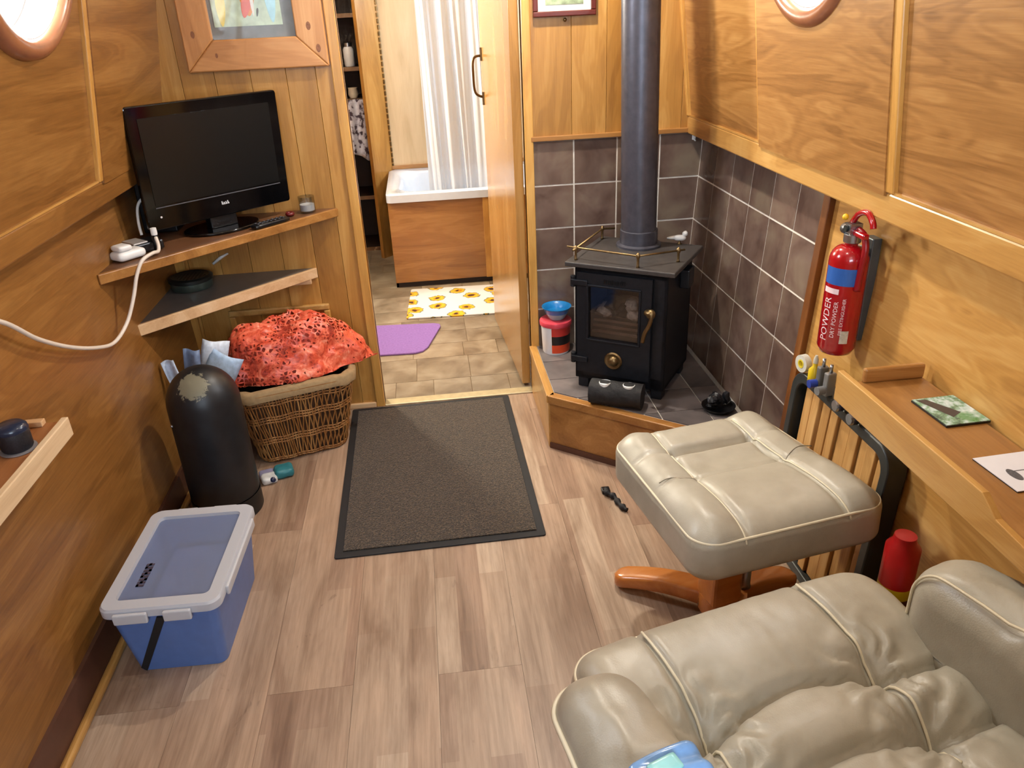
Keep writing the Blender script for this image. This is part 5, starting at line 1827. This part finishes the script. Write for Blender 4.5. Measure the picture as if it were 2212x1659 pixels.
def base_arm(tip, root, wd, name='base_arm'):
    """Flat beech arm with rounded edges, thick at the hub, ending in a rounded tip on the floor."""
    tip, root = Vector(tip), Vector(root)
    dv = (root - tip)
    L_ = dv.length
    dv.normalize()
    sd_ = Vector((-dv.y, dv.x, 0))
    sq = lambda t: math.copysign(abs(t) ** 0.55, t)

    def f(u, v):
        x_ = u * L_
        e = min(1.0, math.sqrt(max(0.0, 1 - (1 - min(x_ / 0.035, 1)) ** 2)) + 0.02)
        hw = wd * (0.85 + 0.15 * u) * e
        zc = 0.0225 + 0.022 * u + 0.016 * math.sin(math.pi * u)
        hh = (0.019 + 0.006 * u) * (0.55 + 0.45 * e)
        an_ = 2 * math.pi * v
        return tip + dv * x_ + sd_ * hw * sq(math.cos(an_)) + Vector((0, 0, zc + hh * sq(math.sin(an_))))
    q_ = MB()
    q_.grid(f, 36, 22, False, True)
    q_.f.append(tuple(range(22)))
    q_.f.append(tuple(36 * 22 + j_ for j_ in reversed(range(22))))
    return q_.build(name, beechwood, fs_, True, angle=60)


base_arm((-0.195, 0.195, 0), (0.0, 0.025, 0), 0.034)
base_arm((0.232, 0.045, 0), (0.02, 0.02, 0), 0.034)
base_arm((0.06, -0.20, 0), (0.01, 0.0, 0), 0.034)
MB().lathe([(0.0001, 0.03), (0.055, 0.03), (0.058, 0.036), (0.055, 0.078), (0.03, 0.082)], 28).build('base_hub', beechwood, fs_, True, angle=40)
MB().box(-0.055, 0.02, -0.045, 0.03, 0.075, 0.300).build('base_post', beechwood, fs_, bevel=0.008)

# ------------------------------------------------------------------ recliner chair
CA = R(13)
ch_ = thing('recliner_chair', 'pale leather recliner chair with piped arms in the right foreground', 'armchair', (0.460, 0.642, 0), CA)


def seat_shape(p):
    x, y, z = p
    if z > 0:
        k = min(1, z / 0.06)
        dz = 0.0
        for sx in (-0.150, 0.130):
            dz -= 0.013 * g_(x - sx, 0.006)
        # cross seam from tuft to tuft, and a second one behind it
        for yc, dpt in ((0.085 + 0.02 * math.cos(x * 16), 0.022), (-0.02 + 0.015 * math.cos(x * 16), 0.018)):
            dz -= dpt * g_(y - yc, 0.007) + 0.4 * dpt * g_(y - yc, 0.03)
        for tx in (-0.150, 0.130):
            for ty in (0.085, -0.02):
                dd = math.hypot(x - tx, y - ty)
                dz -= 0.020 * g_(dd, 0.030)
                an = math.atan2(y - ty, x - tx)
                dz += 0.0045 * math.sin(an * 9 + tx * 30 + 6 * noise.noise(Vector((x * 20, y * 20, 9)))) * g_(dd - 0.045, 0.035)
        dz += 0.018 * g_(y - 0.19, 0.09) + 0.010 * g_(y - 0.03, 0.04)
        dz += 0.0025 * noise.noise(Vector((x * 16, y * 16, 3))) + 0.0012 * noise.noise(Vector((x * 60, y * 25, 5)))
        p = Vector((x, y, z + dz * k))
    # rounded waterfall front edge
    return Vector((p.x, p.y - 0.012 * (p.x / 0.27) ** 4 * max(0, p.y) / 0.28, p.z))


Mseat = Matrix.Translation((0, -0.01, 0.405)) @ Matrix.Rotation(R(2), 4, 'X')
MB().rbox(0.55, 0.58, 0.15, 0.055, 96, seat_shape, Mseat, rz=0.055).build('seat_cushion', leather_m, ch_, True)


def seat_pt(x, y, lift=0.0008):
    return Mseat @ seat_shape(Vector((x, y, 0.075))) + Vector((0, 0, lift))


for sx in (-0.146, 0.134):
    MB().tube([seat_pt(sx, 0.265 - 0.33 * k / 40) for k in range(41)], 0.0024, 6).build('seam_piping', piping_m, ch_, True)
op = rrect(0.55 - 0.014, 0.58 - 0.014, 0.05, 12)
MB().tube([Mseat @ seat_shape(Vector((p[0], p[1], 0.046))) for p in op], 0.0036, 6, True).build('edge_piping', piping_m, ch_, True)


def arm_pad(sgn):
    def shape(p):
        x, y, z = p
        # nose of the arm drops and narrows toward the front
        t = max(0, (y - 0.05) / 0.2)
        z2 = z - 0.022 * t * t * (1 if z > 0 else 0.2)
        x2 = x * (1 - 0.12 * t)
        if x * sgn > 0:
            x2 -= sgn * max(0.0, 0.085 - z) * 0.34 * min(1, abs(x) / 0.05)
        # creases over the nose
        if z > 0.02:
            z2 += 0.0045 * math.sin((x * 75 + y * 60 + 4 * noise.noise(Vector((x * 14, y * 14, 2))))) * g_(y - 0.06, 0.09) + 0.002 * noise.noise(Vector((x * 40, y * 30, sgn * 3)))
        return Vector((x2, y, z2))
    M = Matrix.Translation((sgn * 0.296, -0.115, 0.478)) @ Matrix.Rotation(sgn * R(2), 4, 'Z')
    MB().rbox(0.135, 0.53, 0.27, 0.06, 50, shape, M, rz=0.055).build('arm_pad', leather_m, ch_, True)
    pts = []
    hy, hz, ex_ = 0.265, 0.135, 0.0115
    if sgn < 0:
        # round the outer rim and the nose of the arm
        for k in range(40):
            t = k / 39
            if t < 0.6:
                x_, y_ = -0.0655, -0.26 + (hy - 0.06 + 0.26) * t / 0.6
            else:
                a_ = R(180 - 95 * (t - 0.6) / 0.4)
                x_, y_ = -0.0075 + 0.058 * math.cos(a_), hy - 0.06 + 0.058 * math.sin(a_)
            pts.append(M @ shape(Vector((x_, y_, hz - 0.044))) + Vector((-0.002, 0.001, 0.001)))
    else:
        for k in range(48):
            t = k / 47
            if t < 0.5:
                y_, z_ = -0.24 + (hy - 0.06 + 0.24) * (t / 0.5), hz - 0.007
            elif t < 0.75:
                a_ = R(90 - 90 * (t - 0.5) / 0.25)
                y_, z_ = hy - 0.06 + 0.0425 * math.cos(a_), hz - 0.055 + 0.048 * math.sin(a_)
            else:
                y_, z_ = hy - 0.0175, hz - 0.055 - 0.16 * (t - 0.75) / 0.25
            pts.append(M @ shape(Vector((-0.0515, y_, z_))) + Vector((-0.001, 0.001, 0.001)))
    MB().tube(pts, 0.0038 if sgn < 0 else 0.0022, 6).build('arm_piping', piping_m, ch_, True)
    return M, shape


MA, SHA = arm_pad(-1)
arm_pad(1)
Mb = Matrix.Translation((0, -0.40, 0.74)) @ Matrix.Rotation(R(24), 4, 'X')


def back_shape(p):
    x, y, z = p
    if y > 0:
        dy_ = 0.0
        for zc in (-0.16, 0.0, 0.16):
            dy_ -= 0.016 * g_(z - zc, 0.014)
        p = Vector((x, y + dy_, z))
    return p


MB().rbox(0.54, 0.15, 0.66, 0.068, 26, back_shape, Mb, rz=0.068).build('backrest', leather_m, ch_, True)
MB().box(-0.22, 0.22, -0.24, 0.20, 0.296, 0.322).build('seat_frame', gunmetal, ch_, bevel=0.004)
MB().lathe([(0.035, 0.05), (0.030, 0.08), (0.028, 0.296)], 24).build('column', gunmetal, ch_, True)
MB().lathe([(0.20, 0.002), (0.245, 0.002), (0.25, 0.012), (0.245, 0.030), (0.205, 0.030), (0.198, 0.016), (0.20, 0.002)], 56, None, False, False).build('base_ring', beechwood, ch_, True)
for a_ in (45, 135, 225, 315):
    MB().box(0.02, 0.21, -0.025, 0.025, 0.028, 0.052, Matrix.Rotation(R(a_), 4, 'Z')).build('base_spoke', beechwood, ch_, bevel=0.005)

# pale blue pouch on the near arm
bp = thing('blue_pouch', 'shiny pale blue plastic pouch on the left arm of the recliner', 'pouch', (0.196, 0.500, 0.619), R(20))


def pouchf(p):
    return p + Vector((0, 0, 0.003 * math.sin(p.y * 240 + p.x * 60) * (1 if p.z > 0 else 0)))


MB().rbox(0.085, 0.075, 0.030, 0.014, 18, pouchf, Matrix.Translation((0, 0, 0.016))).build('pouch_body', plain('pouch_blue', (120, 162, 214), 0.2, var=0.15, scale=30), bp, True)
MB().rbox(0.035, 0.020, 0.006, 0.0028, 6, None, Matrix.Translation((-0.006, 0.012, 0.0335))).build('foil_patch', plain('pouch_mint', (150, 214, 216), 0.25, var=0.1), bp, True)

# black strap on the floor by the footstool
stp = thing('black_strap', 'crumpled black strap on the floor left of the footstool', 'strap', (0.470, 1.875, 0), 0)
q = MB()
q.tube(smooth_path([(-0.012, 0.05, 0.009), (-0.014, 0.03, 0.014), (0.004, 0.01, 0.010), (0.010, -0.03, 0.010), (0.024, -0.06, 0.009)], 6), [0.008 + 0.003 * math.sin(i * 1.3) for i in range(25)], 8)
q.build('webbing', black_r, stp, True)
MB().box(-0.026, 0.0, 0.040, 0.065, 0.0005, 0.014).build('buckle', black_p, stp, bevel=0.003)
